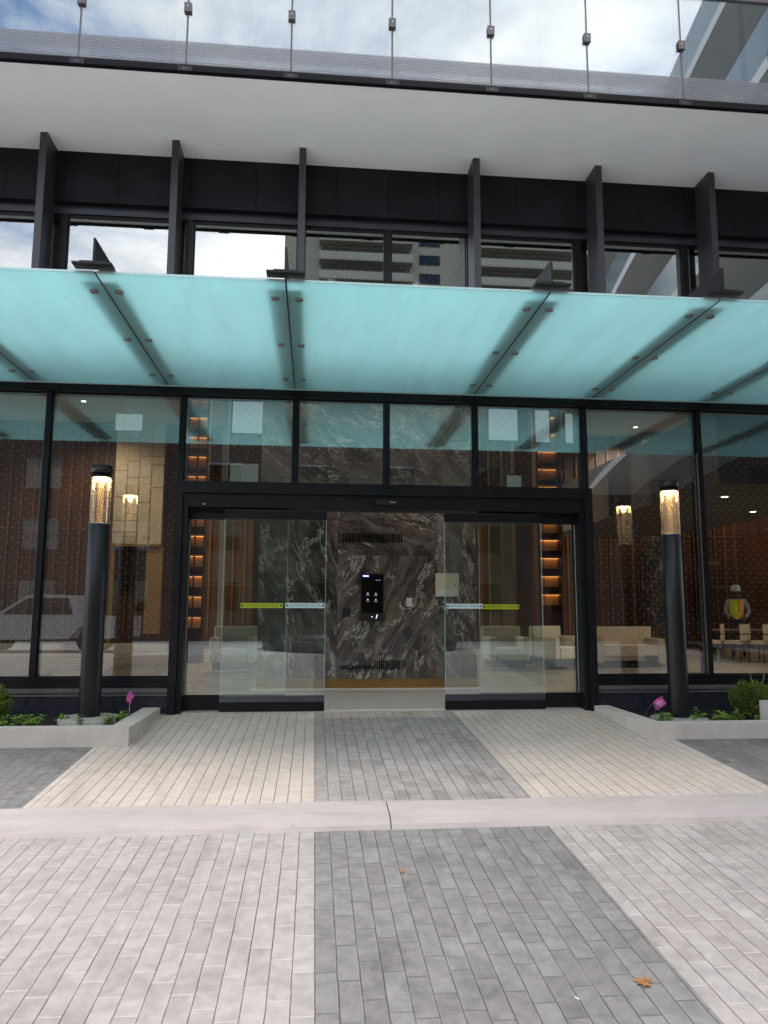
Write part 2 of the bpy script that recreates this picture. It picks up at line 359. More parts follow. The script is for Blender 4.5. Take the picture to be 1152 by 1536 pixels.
# perforated metal: round holes on a staggered grid
m, N = newmat('perforated_metal'); s = N('ShaderNodeSeparateXYZ', {0: N.obj()}); PP = .0235; QQ = .0235*1.732
def hole(o):
    a_ = N.m('MULTIPLY', N.m('SUBTRACT', N.m('FRACT', N.m('ADD', N.m('DIVIDE', s.outputs[0], PP), o)), .5), PP)
    b_ = N.m('MULTIPLY', N.m('SUBTRACT', N.m('FRACT', N.m('ADD', N.m('DIVIDE', s.outputs[2], QQ), o)), .5), QQ)
    return N.m('LESS_THAN', N.m('ADD', N.m('MULTIPLY', a_, a_), N.m('MULTIPLY', b_, b_)), .009**2)
pm = N('ShaderNodeBsdfPrincipled', {'Base Color': (.29, .28, .295, 1), 'Roughness': .6, 'Metallic': .0})
tr = N('ShaderNodeBsdfTransparent')
fin(N, N('ShaderNodeMixShader', {0: N.m('MAXIMUM', hole(0), hole(.5)), 1: pm.outputs[0], 2: tr.outputs[0]})); M['perf'] = m

# ribbed entrance mat
m, N = newmat('entrance_mat'); s = N('ShaderNodeSeparateXYZ', {0: N.obj()})
rb = N.m('SINE', N.m('MULTIPLY', s.outputs[0], 2*math.pi/.03)); gr = N.noise(N.obj(), 150, 3)
c = N.mix(N.m('ADD', N.m('MULTIPLY', rb, .35), N.m('MULTIPLY', gr, 1.0), clamp=True), (.17, .165, .16), (.46, .455, .44))
fin(N, N('ShaderNodeBsdfPrincipled', {'Base Color': c, 'Roughness': .9, 'Normal': N.bump(rb, .4, .004)})); M['mat'] = m

# seeded lamp glass with a faint frosted body
m, N = newmat('seeded_lamp_glass'); v = N.obj()
bub = N('ShaderNodeTexVoronoi', {'Vector': v, 'Scale': 75}).outputs['Distance']
bm_ = N.ramp(bub, [(.1, 1.0), (.26, 0.0)])
fr = N('ShaderNodeFresnel', {'IOR': 1.45, 'Normal': N.bump(N.noise(v, 60, 3), .15, .01)})
tp = N('ShaderNodeBsdfTransparent', {'Color': (.93, .9, .87, 1)}); tl = N('ShaderNodeBsdfTranslucent', {'Color': (.8, .68, .62, 1)})
gl = N('ShaderNodeBsdfGlossy', {'Roughness': .06, 'Color': (1, .96, .9, 1)})
b0 = N('ShaderNodeMixShader', {0: N.m('ADD', N.m('MULTIPLY', bm_, .2), .10), 1: tp.outputs[0], 2: tl.outputs[0]})
fin(N, N('ShaderNodeMixShader', {0: fr.outputs[0], 1: b0.outputs[0], 2: gl.outputs[0]})); M['gl_lamp'] = m

MB_marble = {'a': marble('marble_dark_swirl', .35, (0, 0, 0)), 'b': marble('marble_upright_slab', -.5, (3, 0, 1), 1.05, .28),
             'c': marble('marble_upper_slab', 1.15, (7, 0, 4), 1.0, .3), 'd': marble('marble_column', .1, (11, 0, 2), .55, .4), 'e': marble('marble_brown', .9, (14, 0, 8), 1.5, .5)}

# ================================================================== SETTING: GROUND
GS = .0646
def gz(y): return GS*y
def gl(y): return GS*y-.065 if y > -9.6 else (-.685+(-9.6-y)*.07 if y > -15.5 else -.2715)
def sheet(name, xs, ys, zf, mat, dz=0):
    b = MB(); ys = sorted(ys)
    for x0, x1 in zip(xs, xs[1:]):
        for y0, y1 in zip(ys, ys[1:]):
            b.face([(x0, y0, zf(y0)+dz), (x1, y0, zf(y0)+dz), (x1, y1, zf(y1)+dz), (x0, y1, zf(y1)+dz)])
    return kind(b.build(name, mat), 'structure')
asph = pbr('asphalt', (.16, .155, .15), .9, 0, .2, 2, .3, 120)
b = MB()
for (y0, z0), (y1, z1) in zip([(-900, -.4), (-15.5, -.40), (-9.6, -.83), (-3.7, -.46), (.3, -.2), (40, -.2)], [(-15.5, -.40), (-9.6, -.83), (-3.7, -.46), (.3, -.2), (40, -.2), (900, -.4)]):
    b.face([(-900, y0, z0), (900, y0, z0), (900, y1, z1), (-900, y1, z1)])
kind(b.build('ground', asph), 'structure')
XS = [-2.035, .0285, 1.66, 3.655]
# upper walk between kerb and facade
YU = [-3.31, -1.5, -.06]
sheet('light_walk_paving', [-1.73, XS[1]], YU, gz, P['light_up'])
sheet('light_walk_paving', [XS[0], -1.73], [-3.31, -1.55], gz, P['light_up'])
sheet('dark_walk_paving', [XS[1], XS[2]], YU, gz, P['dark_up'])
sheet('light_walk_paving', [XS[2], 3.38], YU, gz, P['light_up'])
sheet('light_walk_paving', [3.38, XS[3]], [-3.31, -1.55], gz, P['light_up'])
sheet('dark_walk_paving', [-7.5, XS[0]], [-3.31, -1.55], gz, P['dark_low'])
sheet('dark_walk_paving', [XS[3], 9.0], [-3.31, -1.55], gz, P['dark_low'])
# lower drive
YL = [-15.5, -9.6, -7, -3.69]
for x0, x1, k in ((-12, -5.65, 'light_low'), (-5.65, -4.02, 'dark_low'), (-4.02, XS[1], 'light_low'), (XS[1], XS[2], 'dark_low'), (XS[2], 5.7, 'light_low'), (5.7, 7.3, 'dark_low'), (7.3, 14, 'light_low')):
    sheet('dark_drive_paving' if k[0] == 'd' else 'light_drive_paving', [x0, x1], YL, gl, P[k])
sheet('road_paving', [-40, 40], [-26, -15.5], lambda y: -.2715, pbr('pale_road', (.46, .44, .42), .85, 0, .12, .8, .2, 60))
# kerb: rolled profile, cut by joints
prof = [(-3.312, -.235), (-3.312, -.2095), (-3.34, -.208), (-3.56, -.229), (-3.63, -.246), (-3.68, -.275), (-3.715, -.318), (-3.715, -.42), (-3.312, -.42)]
for x0, x1 in ((-9, -4.6), (-4.592, .548), (.556, 3.9), (3.908, 9)):
    b = MB(); n = max(2, int((x1-x0)/.12)); rings = []
    for i in range(n+1):
        x = x0+(x1-x0)*i/n
        rings.append([b.b.verts.new((x, y+(.006*math.sin(x*2.1+q)+.004*math.sin(x*7.3+q*2)), z+.003*math.sin(x*3.7+q))) for q, (y, z) in enumerate(prof)])
    for r0, r1 in zip(rings, rings[1:]):
        for q in range(len(prof)): 
            f = b.b.faces.new((r0[q], r1[q], r1[(q+1) % len(prof)], r0[(q+1) % len(prof)])); f.smooth = False
    b.b.faces.new(rings[0]); b.b.faces.new(rings[-1][::-1])
    kind(b.build('kerb', M['kerb']), 'structure')
b = MB(); b.box(-1.62, 3.4, -.062, .12, -.12, .006); kind(b.build('threshold', pbr('threshold_metal', (.5, .46, .42), .6, .2, .12, 6)), 'structure')

# lobby floor
b = MB(); b.box(-14, 22, .30, 24, -.12, -.002); kind(b.build('lobby_floor', M['ifloor']), 'structure')
b = MB(); b.box(-1.45, 3.25, .125, 2.0, -.1, .004); kind(b.build('entrance_mat', M['mat']), 'structure')
b = MB(); b.box(-14, 22, .3, 24, 6.86, 7.0); kind(b.build('ceiling', M['ceil']), 'structure')

# ================================================================== ENTRANCE BUILDING
BLD = thing('entrance_building', 'apartment building front with black mullions, white soffit, black fins and tall lobby glazing', 'building', (0.9, 0, 0))
def part(name, mat, bx, par=None, bevel=0.0):
    first = None
    for q in (bx if isinstance(bx[0], (tuple, list)) else [bx]):
        b = MB(); b.box(*q); o = b.build(name, mat, par or BLD, bevel); first = first or o
    return first
def ring(name, mat, x0, x1, y0, y1, z0, z1, t, tz, par):
    b = MB(); o_ = ((x0, z0), (x1, z0), (x1, z1), (x0, z1)); i_ = ((x0+t, z0+tz), (x1-t, z0+tz), (x1-t, z1-tz), (x0+t, z1-tz))
    v = {(k, y): [b.b.verts.new((x, y, z)) for x, z in q] for k, q in (('o', o_), ('i', i_)) for y in (y0, y1)}
    for a in range(4):
        c = (a+1) % 4
        b.b.faces.new((v['o', y0][a], v['o', y0][c], v['i', y0][c], v['i', y0][a])); b.b.faces.new((v['o', y1][a], v['i', y1][a], v['i', y1][c], v['o', y1][c]))
        b.b.faces.new((v['o', y0][a], v['o', y1][a], v['o', y1][c], v['o', y0][c])); b.b.faces.new((v['i', y0][a], v['i', y0][c], v['i', y1][c], v['i', y1][a]))
    return b.build(name, mat, par)
MX = [-8.0, -6.4, -4.79, -3.19, -1.62, -.255, .87, 1.99, 3.40, 4.925, 6.5, 8.1, 9.7]
# plinth, cap ledge and sill for the two lobby windows
for x0, x1 in ((-8.5, -1.655), (3.435, 10.2)):
    part('plinth', M['granite'], (x0, x1, -.07, .2, -.3, .198), bevel=.003)
    part('plinth_cap', M['ledge'], [(x0, x1, -.085, .2, .2, .222), (x0, x1, -.07, .2, .2225, .24), (x0, x1, -.10, .2, .2405, .285)], bevel=.002)
    part('window_sill', M['black'], [(x0, x1, -.03, .2, .287, .345), (x0, x1, -.015, .2, .346, .402)], bevel=.003)
# mullions of the lower glazing
for x in MX:
    door = -1.7 < x < 3.5
    z0 = 2.70 if door else .403
    part('mullion', M['black'], (x-.033, x+.033, -.02, .17, z0, 3.77), bevel=.003)
    if not door: part('mullion_trim', M['steel'], (x-.036, x-.034, -.022, .05, z0, 3.2))
# lower glass, one window per bay
for x0, x1 in zip(MX, MX[1:]):
    door = -1.65 < x0 and x1 < 3.5
    z0 = 2.70 if door else .403
    w = ring('window', M['black'], x0+.034, x1-.034, .02, .06, z0, 3.769, .008, .014, BLD)
    part('pane', M['gl_tr'] if door else M['gl_low'], (x0+.043, x1-.043, .032, .05, z0+.0145, 3.7545), w)
# beam at canopy level
part('transom_beam', M['black'], [(-8.5, 10.2, -.05, .2, 3.772, 3.872), (-8.5, 10.2, -.02, .2, 3.873, 3.96)], bevel=.004)
for x in (-3.19, -1.62, 3.40, 4.925): part('beam_cover', M['black2'], (x-.09, x+.09, -.056, -.051, 3.78, 3.868))
# upper windows
UX = [-8.0, -6.4, -4.79, -3.16, -1.62, -.235, .88, 1.97, 3.395, 4.87, 6.5, 8.1, 9.7]
for x in UX: part('mullion', M['black'], (x-.045, x+.045, .0, .2, 3.961, 6.055), bevel=.003)
for i, (x0, x1) in enumerate(zip(UX, UX[1:])):
    w = ring('window', M['black'], x0+.046, x1-.046, .03, .09, 3.962, 6.055, .010, .03, BLD)
    part('pane', M['gl_up'], (x0+.057, x1-.057, .05, .07, 3.993, 6.024), w)
    # granite spandrel, two slabs per bay with an open seam
    xm = (x0+x1)/2+.12*((-1)**i)
    for a_, b_ in ((x0+.003, xm-.0025), (xm+.0025, x1-.003)):
        part('spandrel_slab', M['spandrel'], (a_, b_, -.06, .1, 6.185, 6.848), bevel=.003)
part('window_head', M['frame'], [(-8.5, 10.2, .0, .2, 6.057, 6.12), (-8.5, 10.2, .03, .2, 6.1205, 6.184)], bevel=.003)
part('rear_lining', M['dark'], (-8.5, 10.2, .21, .3, 6.06, 6.85))
for x in (-6.42, -4.84, -3.305, -1.76, -.222, 1.957, 3.545, 5.06, 6.6, 8.15):
    part('fin', M['finm'], (x-.042, x+.042, -.42, -.062, 3.97, 6.8485), bevel=.004)
# soffit and balcony edge
part('soffit', M['soffit'], (-9.5, 11.5, -1.60, .3, 6.85, 6.98), bevel=.002)
part('edge_bar', M['bar'], (-9.5, 11.5, -1.66, -1.602, 6.825, 6.895), bevel=.006)
GX = [-5.86, -4.755, -3.65, -2.545, -1.44, -.335, .76, 1.86, 2.962, 4.068, 5.17, 6.28]
for x in GX:
    p = part('guard_post', M['grey'], (x-.009, x+.009, -1.632, -1.612, 6.896, 8.2), bevel=.003)
    part('clamp', M['grey'], (x-.038, x+.038, -1.662, -1.633, 7.52, 7.625), p, .004)
    part('bolt', M['white'], (x-.006, x+.006, -1.666, -1.6625, 7.575, 7.587), p)
    part('bracket', M['black2'], (x-.075, x+.075, -1.672, -1.661, 6.818, 6.875), p, .003)
    part('bracket_screw', M['steel'], [(x-.02+dx, x-.012+dx, -1.675, -1.6725, 6.84, 6.848) for dx in (0, .03)], p)
for x0, x1 in zip(GX, GX[1:]):
    part('guard_panel', M['gl_guard'], (x0+.010, x1-.010, -1.630, -1.614, 6.93, 8.2))
    part('perforated_strip', M['perf'], (x0+.010, x1-.010, -1.637, -1.634, 6.897, 7.19))
part('guard_rail', M['grey'], (-9.5, 11.5, -1.65, -1.59, 8.201, 8.25), bevel=.006)
# storey behind the balcony
UW = glass('storey_glass', .4, (.3, .34, .36))
part('storey_wall', M['dark'], (-9.5, 11.5, .35, .6, 7.0, 13))
for x0 in range(-9, 11): 
    w = part('window', M['frame'], (x0*1.0+.0, x0+.04, .18, .3, 7.0, 9.9)); part('pane', UW, (x0+.041, x0+.999, .22, .24, 7.0, 9.9), w)
part('upper_soffit', M['soffit'], (-9.5, 11.5, -1.6, .34, 9.92, 10.1))

# ================================================================== SLIDING DOOR SET
DR = thing('automatic_sliding_entrance', 'black framed automatic glass sliding doors standing half open, with yellow and white warning stickers', 'sliding doors', (.9, 0, 0))
part('door_jamb', M['black'], [(-1.652, -1.56, -.13, .2, -.02, 2.56), (-1.559, -1.50, -.09, .2, -.02, 2.56)], DR, .004)
part('door_jamb', M['black'], [(3.33, 3.432, -.13, .2, -.05, 2.56), (3.27, 3.329, -.09, .2, -.05, 2.56)], DR, .004)
hd = part('door_header', M['black'], [(-1.652, 3.432, -.13, .2, 2.561, 2.698), (-1.499, 3.269, -.085, .2, 2.395, 2.5605)], DR, .004)
part('motion_sensor', M['dark'], [(.735, .985, -.12, -.0855, 2.452, 2.512)], DR, .006)
part('sensor_lens', M['white'], (.9, .965, -.1225, -.1205, 2.477, 2.485), DR)
part('keyhole_plate', M['white'], (-1.34, -1.30, -.0875, -.0855, 2.425, 2.432), DR)
def door(name, x0, x1, y0, rail0, rail1, front, edge_right):
    d = part(name, M['gl_door'], (x0+.006, x1-.006, y0-.006, y0+.006, rail1+.001, 2.2615), DR)
    part('kick_rail', M['black'], (x0, x1, y0-.022, y0+.022, rail0, rail0+.105), d, .004)
    part('top_rail', M['black'], (x0, x1, y0-.026 if front else y0-.02, y0+.02, 2.262, 2.392 if not front else 2.365), d, .004)
    if front:
        b = MB(); b.prism([(x0, y0-.024, rail0+.106), (x0, y0+.02, rail0+.106), (x0, y0+.02, rail1), (x0, y0-.008, rail1)], (x1-x0, 0, 0)); b.build('bottom_rail', M['frame'], d)
        part('top_rail_lip', M['frame'], (x0, x1, y0-.03, y0+.0, 2.3655, 2.372), d)
    else: part('bottom_rail', M['black'], (x0, x1, y0-.022, y0+.022, rail0+.106, rail1), d, .003)
    for xa in ((x0, x0+.0055), (x1-.0055, x1)): part('glass_edge', M['gl_edge'], (xa[0], xa[1], y0-.0065, y0+.0065, rail1+.001, 2.2615), d)
    return d
fl = door('fixed_panel', -1.498, -.322, .09, .015, .19, False, True)
fr_ = door('fixed_panel', 2.035, 3.268, .09, .015, .19, False, False)
sl = door('sliding_panel', -1.075, .14, -.02, .012, .188, True, True)
sr = door('sliding_panel', 1.58, 2.80, -.02, .012, .188, True, False)
def sticker(par, x0, x1, y, z0, z1, mat, words):
    o = part('warning_sticker', mat, (x0, x1, y-.0015, y, z0, z1), par)
    Mx = Matrix.Translation(((x0+x1)/2, y-.0018, (z0+z1)/2)) @ Matrix.Rotation(R_(90), 4, 'X')
    text('lettering', words, (z1-z0)*.74, M['ink'], Mx, par, .0002, fit=(x1-x0)*.82)
    bb = MB()
    for xc in (x0+.02, x1-.02): bb.prism([(xc-.011, y-.0028, (z0+z1)/2-.012), (xc+.011, y-.0028, (z0+z1)/2-.012), (xc+.011, y-.0028, (z0+z1)/2+.012), (xc-.011, y-.0028, (z0+z1)/2+.012)], (0, .0006, 0))
    bb.build('sticker_symbol', M['ink'], par)
sticker(fl, -.872, -.37, .083, 1.204, 1.262, M['yellow'], 'CAUTION AUTOMATIC DOOR')
sticker(sl, -.338, .128, -.0265, 1.205, 1.264, M['stw'], 'AUTOMATIC DOOR')
sticker(sr, 1.6, 2.045, -.0265, 1.205, 1.264, M['stw'], 'AUTOMATIC DOOR')
sticker(fr_, 2.075, 2.53, .083, 1.2, 1.258, M['yellow'], 'CAUTION AUTOMATIC DOOR')

# ================================================================== GLASS CANOPY
CZ = 3.876
CP = thing('glass_canopy', 'frosted turquoise glass canopy on black steel arms over the entrance', 'canopy', (.9, 0, CZ))
JX = [-6.45, -4.93, -3.36, -1.80, -.272, 1.967, 3.49, 5.015, 6.55, 8.1]
YF, YBk = -3.105, -.075
for x0, x1 in zip(JX, JX[1:]):
    gp = part('glass_panel', [M['canopy'], M['white_bounce']], (x0+.007, x1-.007, YF, YBk, CZ, CZ+.018), CP)
    for f in gp.data.polygons:
        if f.normal.z > .9: f.material_index = 1
    part('glass_panel_edge', M['canopy_edge'], (x0+.007, x1-.007, YF-.003, YF-.0005, CZ-.0005, CZ+.0185), CP)
BOLT = [-2.76, -1.615, -.46]
bolt_o = None
for x in JX:
    b = MB()
    b.prism([(x-.008, -3.17, CZ+.047), (x-.008, -3.17, CZ+.27), (x-.008, -.04, CZ+.31), (x-.008, -.04, CZ+.077), (x-.008, -3.09, CZ+.077), (x-.008, -3.09, CZ+.047)], (.016, 0, 0))
    arm = b.build('support_arm', M['black2'], CP, .002)
    part('flange', M['black2'], (x-.145, x+.145, -2.95, -.04, CZ+.062, CZ+.076), arm, .002)
    part('end_plate', M['black2'], [(x-.155, x+.155, -3.215, -3.10, CZ+.030, CZ+.046), (x-.10, x+.10, -3.20, -3.11, CZ+.0465, CZ+.062)], arm, .003)
    part('joint_seal', M['dark'], (x-.0065, x+.0065, YF+.002, YBk, CZ-.001, CZ+.012), CP)
    for y in BOLT:
        for dx in (-.103, .103):
            b = MB(); b.lathe([(.018, -.016), (.034, -.014), (.036, -.008), (.036, -.0005)], 20, (x+dx, y, CZ)); b.b.verts.ensure_lookup_table(); b.build('bolt', M['steel'], CP)
part('rear_gutter', M['canopy_edge'], (-8.2, 9.8, -.072, -.052, CZ-.012, CZ+.02), CP)

# ================================================================== PLANTERS
for side, (xa, xb, xi0, xi1) in (('left', (-7.2, -1.724, -1.915, -1.724)), ('right', (3.37, 9.0, 3.37, 3.56))):
    t = thing('planter', 'low concrete planter kerb left of the doors, holding the %s' % 'tangled seedlings' if side == 'left' else 'low concrete planter kerb right of the doors, with a short post on its far end', 'planter', ((xa+xb)/2, -.9, -.1))
    zt = .075 if side == 'left' else .058
    b = MB(); b.box(xa, xb, -1.563, -1.40, -.3, zt); b.build('planter_front', M['concrete'], t, .008)
    b = MB(); b.box(xi0, xi1, -1.3985, -.1, -.3, zt-.001); b.build('planter_side', M['concrete'], t, .008)
    if side == 'right':
        b = MB(); b.box(4.80, 5.0, -1.38, -1.2, -.2, .235); b.build('planter_post', M['concrete'], t, .01)
    z0 = -.01 if side == 'left' else -.035
    ax, bx_ = (xa, xi0-.001) if side == 'left' else (xi1+.001, xb)
    b = MB(); n = 60
    gridv = [[b.b.verts.new((ax+(bx_-ax)*i/n, -1.399+1.329*j/14, z0+random.uniform(-.012, .014))) for j in range(15)] for i in range(n+1)]
    for i in range(n):
        for j in range(14): b.b.faces.new((gridv[i][j], gridv[i+1][j], gridv[i+1][j+1], gridv[i][j+1]))
    kind(b.build('soil', M['soil']), 'structure')

# ================================================================== BOLLARD LAMPS
def lamp(x, y, z, label):
    t = thing('bollard_lamp', label, 'lamp', (x, y, z), 'cylindrical bollard lamps flanking the doors')
    b = MB(); b.lathe([(.112, 0), (.1115, .06), (.109, 1.2), (.1085, 2.085), (.105, 2.09)], 48, (x, y, z)); b.build('pole', M['pole'], t)
    b = MB(); b.lathe([(.1085, 2.0905), (.1105, 2.0925), (.1105, 2.101), (.1085, 2.103)], 48, (x, y, z)); b.build('collar', M['steel'], t)
    b = MB(); b.lathe([(.107, 2.104), (.107, 2.612)], 48, (x, y, z), cap=False); b.build('lamp_glass', M['gl_lamp'], t)
    b = MB(); b.lathe([(.03, 2.104), (.03, 2.59)], 24, (x, y, z)); b.build('light_rod', M['rod'], t)
    for k in range(3):
        b = MB(); b.lathe([(.09, 2.613+k*.015), (.111, 2.614+k*.015), (.111, 2.619+k*.015), (.09, 2.620+k*.015)], 48, (x, y, z)); b.build('cooling_fin', M['black2'], t)
    b = MB(); b.lathe([(.088, 2.612), (.088, 2.66)], 32, (x, y, z)); b.build('head_core', M['black2'], t)
    b = MB(); b.lathe([(.111, 2.661), (.113, 2.666), (.113, 2.738), (.108, 2.744)], 48, (x, y, z)); b.build('cap', M['cap'], t)
    b = MB(); b.lathe([(.085, 2.598), (.085, 2.608)], 32, (x, y, z)); b.build('led_disc', M['led'], t)
    ld = bpy.data.lights.new('lamp_light', 'POINT'); ld.energy = .35; ld.color = (1, .6, .27); ld.shadow_soft_size = .03
    lo = bpy.data.objects.new('lamp_light', ld); COL.objects.link(lo); lo.parent = t; lo.location = (0, 0, 2.56)
    return t
M['cap'] = pbr('lamp_cap', (.03, .027, .027), .3, .4, .3, 12)
M['pole'] = pbr('pole_paint', (.009, .0085, .0095), .38, .0, .5, 5, .15, 90, .4, streak=True)
m, N = newmat('lamp_rod'); v = N.obj()
fin(N, N('ShaderNodeMixShader', {0: .16, 1: N('ShaderNodeBsdfTransparent').outputs[0], 2: N('ShaderNodeBsdfTranslucent', {'Color': (.9, .75, .6, 1)}).outputs[0]})); M['rod'] = m
lamp(-2.362, -.62, .015, 'tall black bollard lamp with glowing glass head, left of the doors, beside the leafy seedlings')
lamp(4.186, -.62, -.018, 'tall black bollard lamp with glowing glass head, right of the doors beside the tilted flag')
for x, z, lb in ((-2.345, .055, 'raised round concrete footing under the bollard lamp by the seedlings'), (4.16, -.012, 'low rough concrete footing under the bollard lamp by the tilted pink flag')):
    b = MB(); b.lathe([(.315, -.1), (.315, z-.012), (.30, z)], 56, (x, -.66, 0)); tag(b.build('lamp_footing', M['base'], at=(x, -.66, z-.05)), lb, 'lamp footing')

# ================================================================== PLANTS
def leafq(b, p, d, up_, L, w):
    d = d.normalized(); s_ = d.cross(up_)
    if s_.length < 1e-3: s_ = d.orthogonal()
    s_.normalize(); n = s_.cross(d)
    pts = [p, p+d*L*.35+s_*w-n*w*.15, p+d*L*.75+s_*w*.75, p+d*L, p+d*L*.75-s_*w*.75, p+d*L*.35-s_*w-n*w*.15]
    vs = [b.b.verts.new(q) for q in pts]; b.b.faces.new(vs)
def rdir(zmin=-1):
    while True:
        v_ = Vector((random.uniform(-1, 1), random.uniform(-1, 1), random.uniform(zmin, 1)))
        if .1 < v_.length < 1: return v_.normalized()
def seedling(x, y, z, r, n, label):
    t = thing('seedling', label, 'plant', (x, y, z), 'young green seedlings in the planters')
    st = MB(); lf = MB()
    for k in range(n):
        a = random.uniform(0, 2*math.pi); q = r*math.sqrt(random.random()); h = random.uniform(.04, .13)
        p0 = Vector((x+q*math.cos(a)*.6, y+q*math.sin(a)*.5, z-.005)); p1 = Vector((x+q*math.cos(a), y+q*math.sin(a)*.8, z+h))
        st.tube([p0, (p0+p1)/2+Vector((0, 0, .01)), p1], [.003, .0025, .0015], 5)
        for j in range(7):
            a2 = random.uniform(0, 2*math.pi)
            leafq(lf, p1-Vector((0, 0, random.uniform(0, h*.5))), Vector((math.cos(a2), math.sin(a2), random.uniform(-.35, .5))), Vector((0, 0, 1)), random.uniform(.03, .058), random.uniform(.011, .02))
    st.build('stem', M['bark'], t); lf.build('leaf_cluster', M['leafy'], t)
for x, y, r, n, lb in ((-3.05, -.95, .12, 14, 'small bright green seedling at the foot of the left shrub'), (-2.80, -.98, .15, 24, 'wide clump of bright green seedlings midway between shrub and left lamp'),
                      (-2.60, -.75, .06, 6, 'single upright seedling just left of the left lamp pole'), (-2.36, -.96, .05, 4, 'tiny seedling in front of the left lamp footing'),
                      (-2.07, -.80, .16, 26, 'leafy seedling clump between the left lamp and the planter side'), (3.86, -.98, .10, 16, 'seedling clump beneath the tilted pink flag'),
                      (4.13, -1.1, .04, 3, 'tiny sprout in front of the right lamp footing'), (4.37, -.70, .08, 8, 'small seedling just right of the right lamp pole'),
                      (4.52, -.95, .13, 16, 'spreading seedling midway between right lamp and shrub'), (4.70, -.95, .06, 6, 'small seedling at the foot of the right shrub'), (4.86, -1.1, .05, 5, 'pair of leaves against the short concrete post')):
    seedling(x, y, (-.005 if x < 0 else -.03), r, n, lb)
def shrub(x, y, z, rx, h, n, label, shoots):
    t = thing('shrub', label, 'shrub', (x, y, z))
    st = MB(); lf = MB(); sh = MB()
    for k in range(16):
        d = rdir(.2); st.tube([(x, y, z), Vector((x, y, z))+Vector((d.x*rx*.5, d.y*rx*.5, h*.45)), Vector((x, y, z))+Vector((d.x*rx*.9, d.y*rx*.9, h*(.55+.4*d.z)))], [.006, .004, .002], 5)
    for k in range(n):
        d = rdir(-.6); rr = random.uniform(.55, 1.0)**.6*(1+.12*math.sin(d.x*7+d.z*5)+.1*math.sin(d.y*9))
        p = Vector((x+d.x*rx*rr, y+d.y*rx*rr, z+h*.5+d.z*h*.5*rr))
        dd = (d+rdir()*.6+Vector((0, 0, .45))).normalized()
        for q in range(3):
            leafq(lf, p+rdir()*.012, (dd+rdir()*.7), rdir(), random.uniform(.018, .032), random.uniform(.005, .009))
    for (sx, sy, sz, dx, dz) in shoots:
        p0 = Vector((x+sx, y+sy, z+sz)); p1 = p0+Vector((dx, 0, dz)); st.tube([p0, p1], [.003, .001], 5)
        for k in range(26):
            f = k/26; dd = rdir(-.1); dd.z += .5
            leafq(sh, p0.lerp(p1, f), dd, rdir(), .028*(1.1-.6*f), .008)
    st.build('stem', M['bark'], t); lf.build('foliage', M['box'], t)
    if shoots: sh.build('shoot', M['boxt'], t)
shrub(5.06, -.62, -.03, .225, .40, 1500, 'clipped rounded green shrub with two pale upright shoots, behind the short concrete post', ((.03, -.05, .3, -.07, .24), (.07, -.05, .3, -.02, .12), (.10, -.05, .3, .05, .2)))
shrub(-3.36, -.66, -.01, .19, .36, 1100, 'dark green shrub with thin reddish shoots at the outer end of the left planter', ((-.03, -.05, .25, .0, .28), (.06, -.05, .22, .06, .2), (-.1, -.05, .25, -.02, .2)))

# pink marker flags
t = thing('marker_flag', 'tilted square pink utility flag with pale print beside the right lamp', 'marker flag', (3.86, -.82, -.03))
Mf = Matrix.Translation((3.86, -.82, .165)) @ Matrix.Rotation(R_(-38), 4, 'Y')
b = MB(); n = 8
g_ = [[b.b.verts.new(Mf @ Vector((-.067+.134*i/n, .012*math.sin(i*.9+j*.5), -.05+.10*j/n))) for j in range(n+1)] for i in range(n+1)]
for i in range(n):
    for j in range(n): b.b.faces.new((g_[i][j], g_[i+1][j], g_[i+1][j+1], g_[i][j+1]))
f_ = b.build('flag_sheet', M['pink'], t); sm = f_.modifiers.new('thick', 'SOLIDIFY'); sm.thickness = .0012
b = MB()
for q, (z_, l0, l1) in enumerate(((.022, -.045, .03), (.006, -.05, .045), (-.012, -.03, .02), (-.026, -.04, .0))):
    b.box(l0, l1, -.017, -.0155, z_-.004, z_+.004, Mf)
b.build('flag_print', M['pinkt'], t)
b = MB(); b.tube([(3.81, -.82, -.06), (3.808, -.82, .09), (3.806, -.82, .19)], .0025, 6); b.tube([(3.806, -.82, .19), (3.74, -.8, .11), (3.70, -.78, .02)], .0015, 6); b.build('wire_stake', M['steel'], t)
t = thing('marker_flag', 'narrow pink utility flag seen nearly edge on near the left planter side', 'marker flag', (-1.98, -.62, -.01))
Mf = Matrix.Translation((-1.945, -.62, .245)) @ Matrix.Rotation(R_(82), 4, 'Z') @ Matrix.Rotation(R_(28), 4, 'Y')
b = MB()
g_ = [[b.b.verts.new(Mf @ Vector((-.06+.12*i/n, .016*math.sin(i*.9+j*.5), -.055+.11*j/n))) for j in range(n+1)] for i in range(n+1)]
for i in range(n):
    for j in range(n): b.b.faces.new((g_[i][j], g_[i+1][j], g_[i+1][j+1], g_[i][j+1]))
f_ = b.build('flag_sheet', M['pink'], t); sm = f_.modifiers.new('thick', 'SOLIDIFY'); sm.thickness = .0012
b = MB(); b.tube([(-1.935, -.66, -.03), (-1.94, -.66, .2)], .0025, 6); b.build('wire_stake', M['steel'], t)

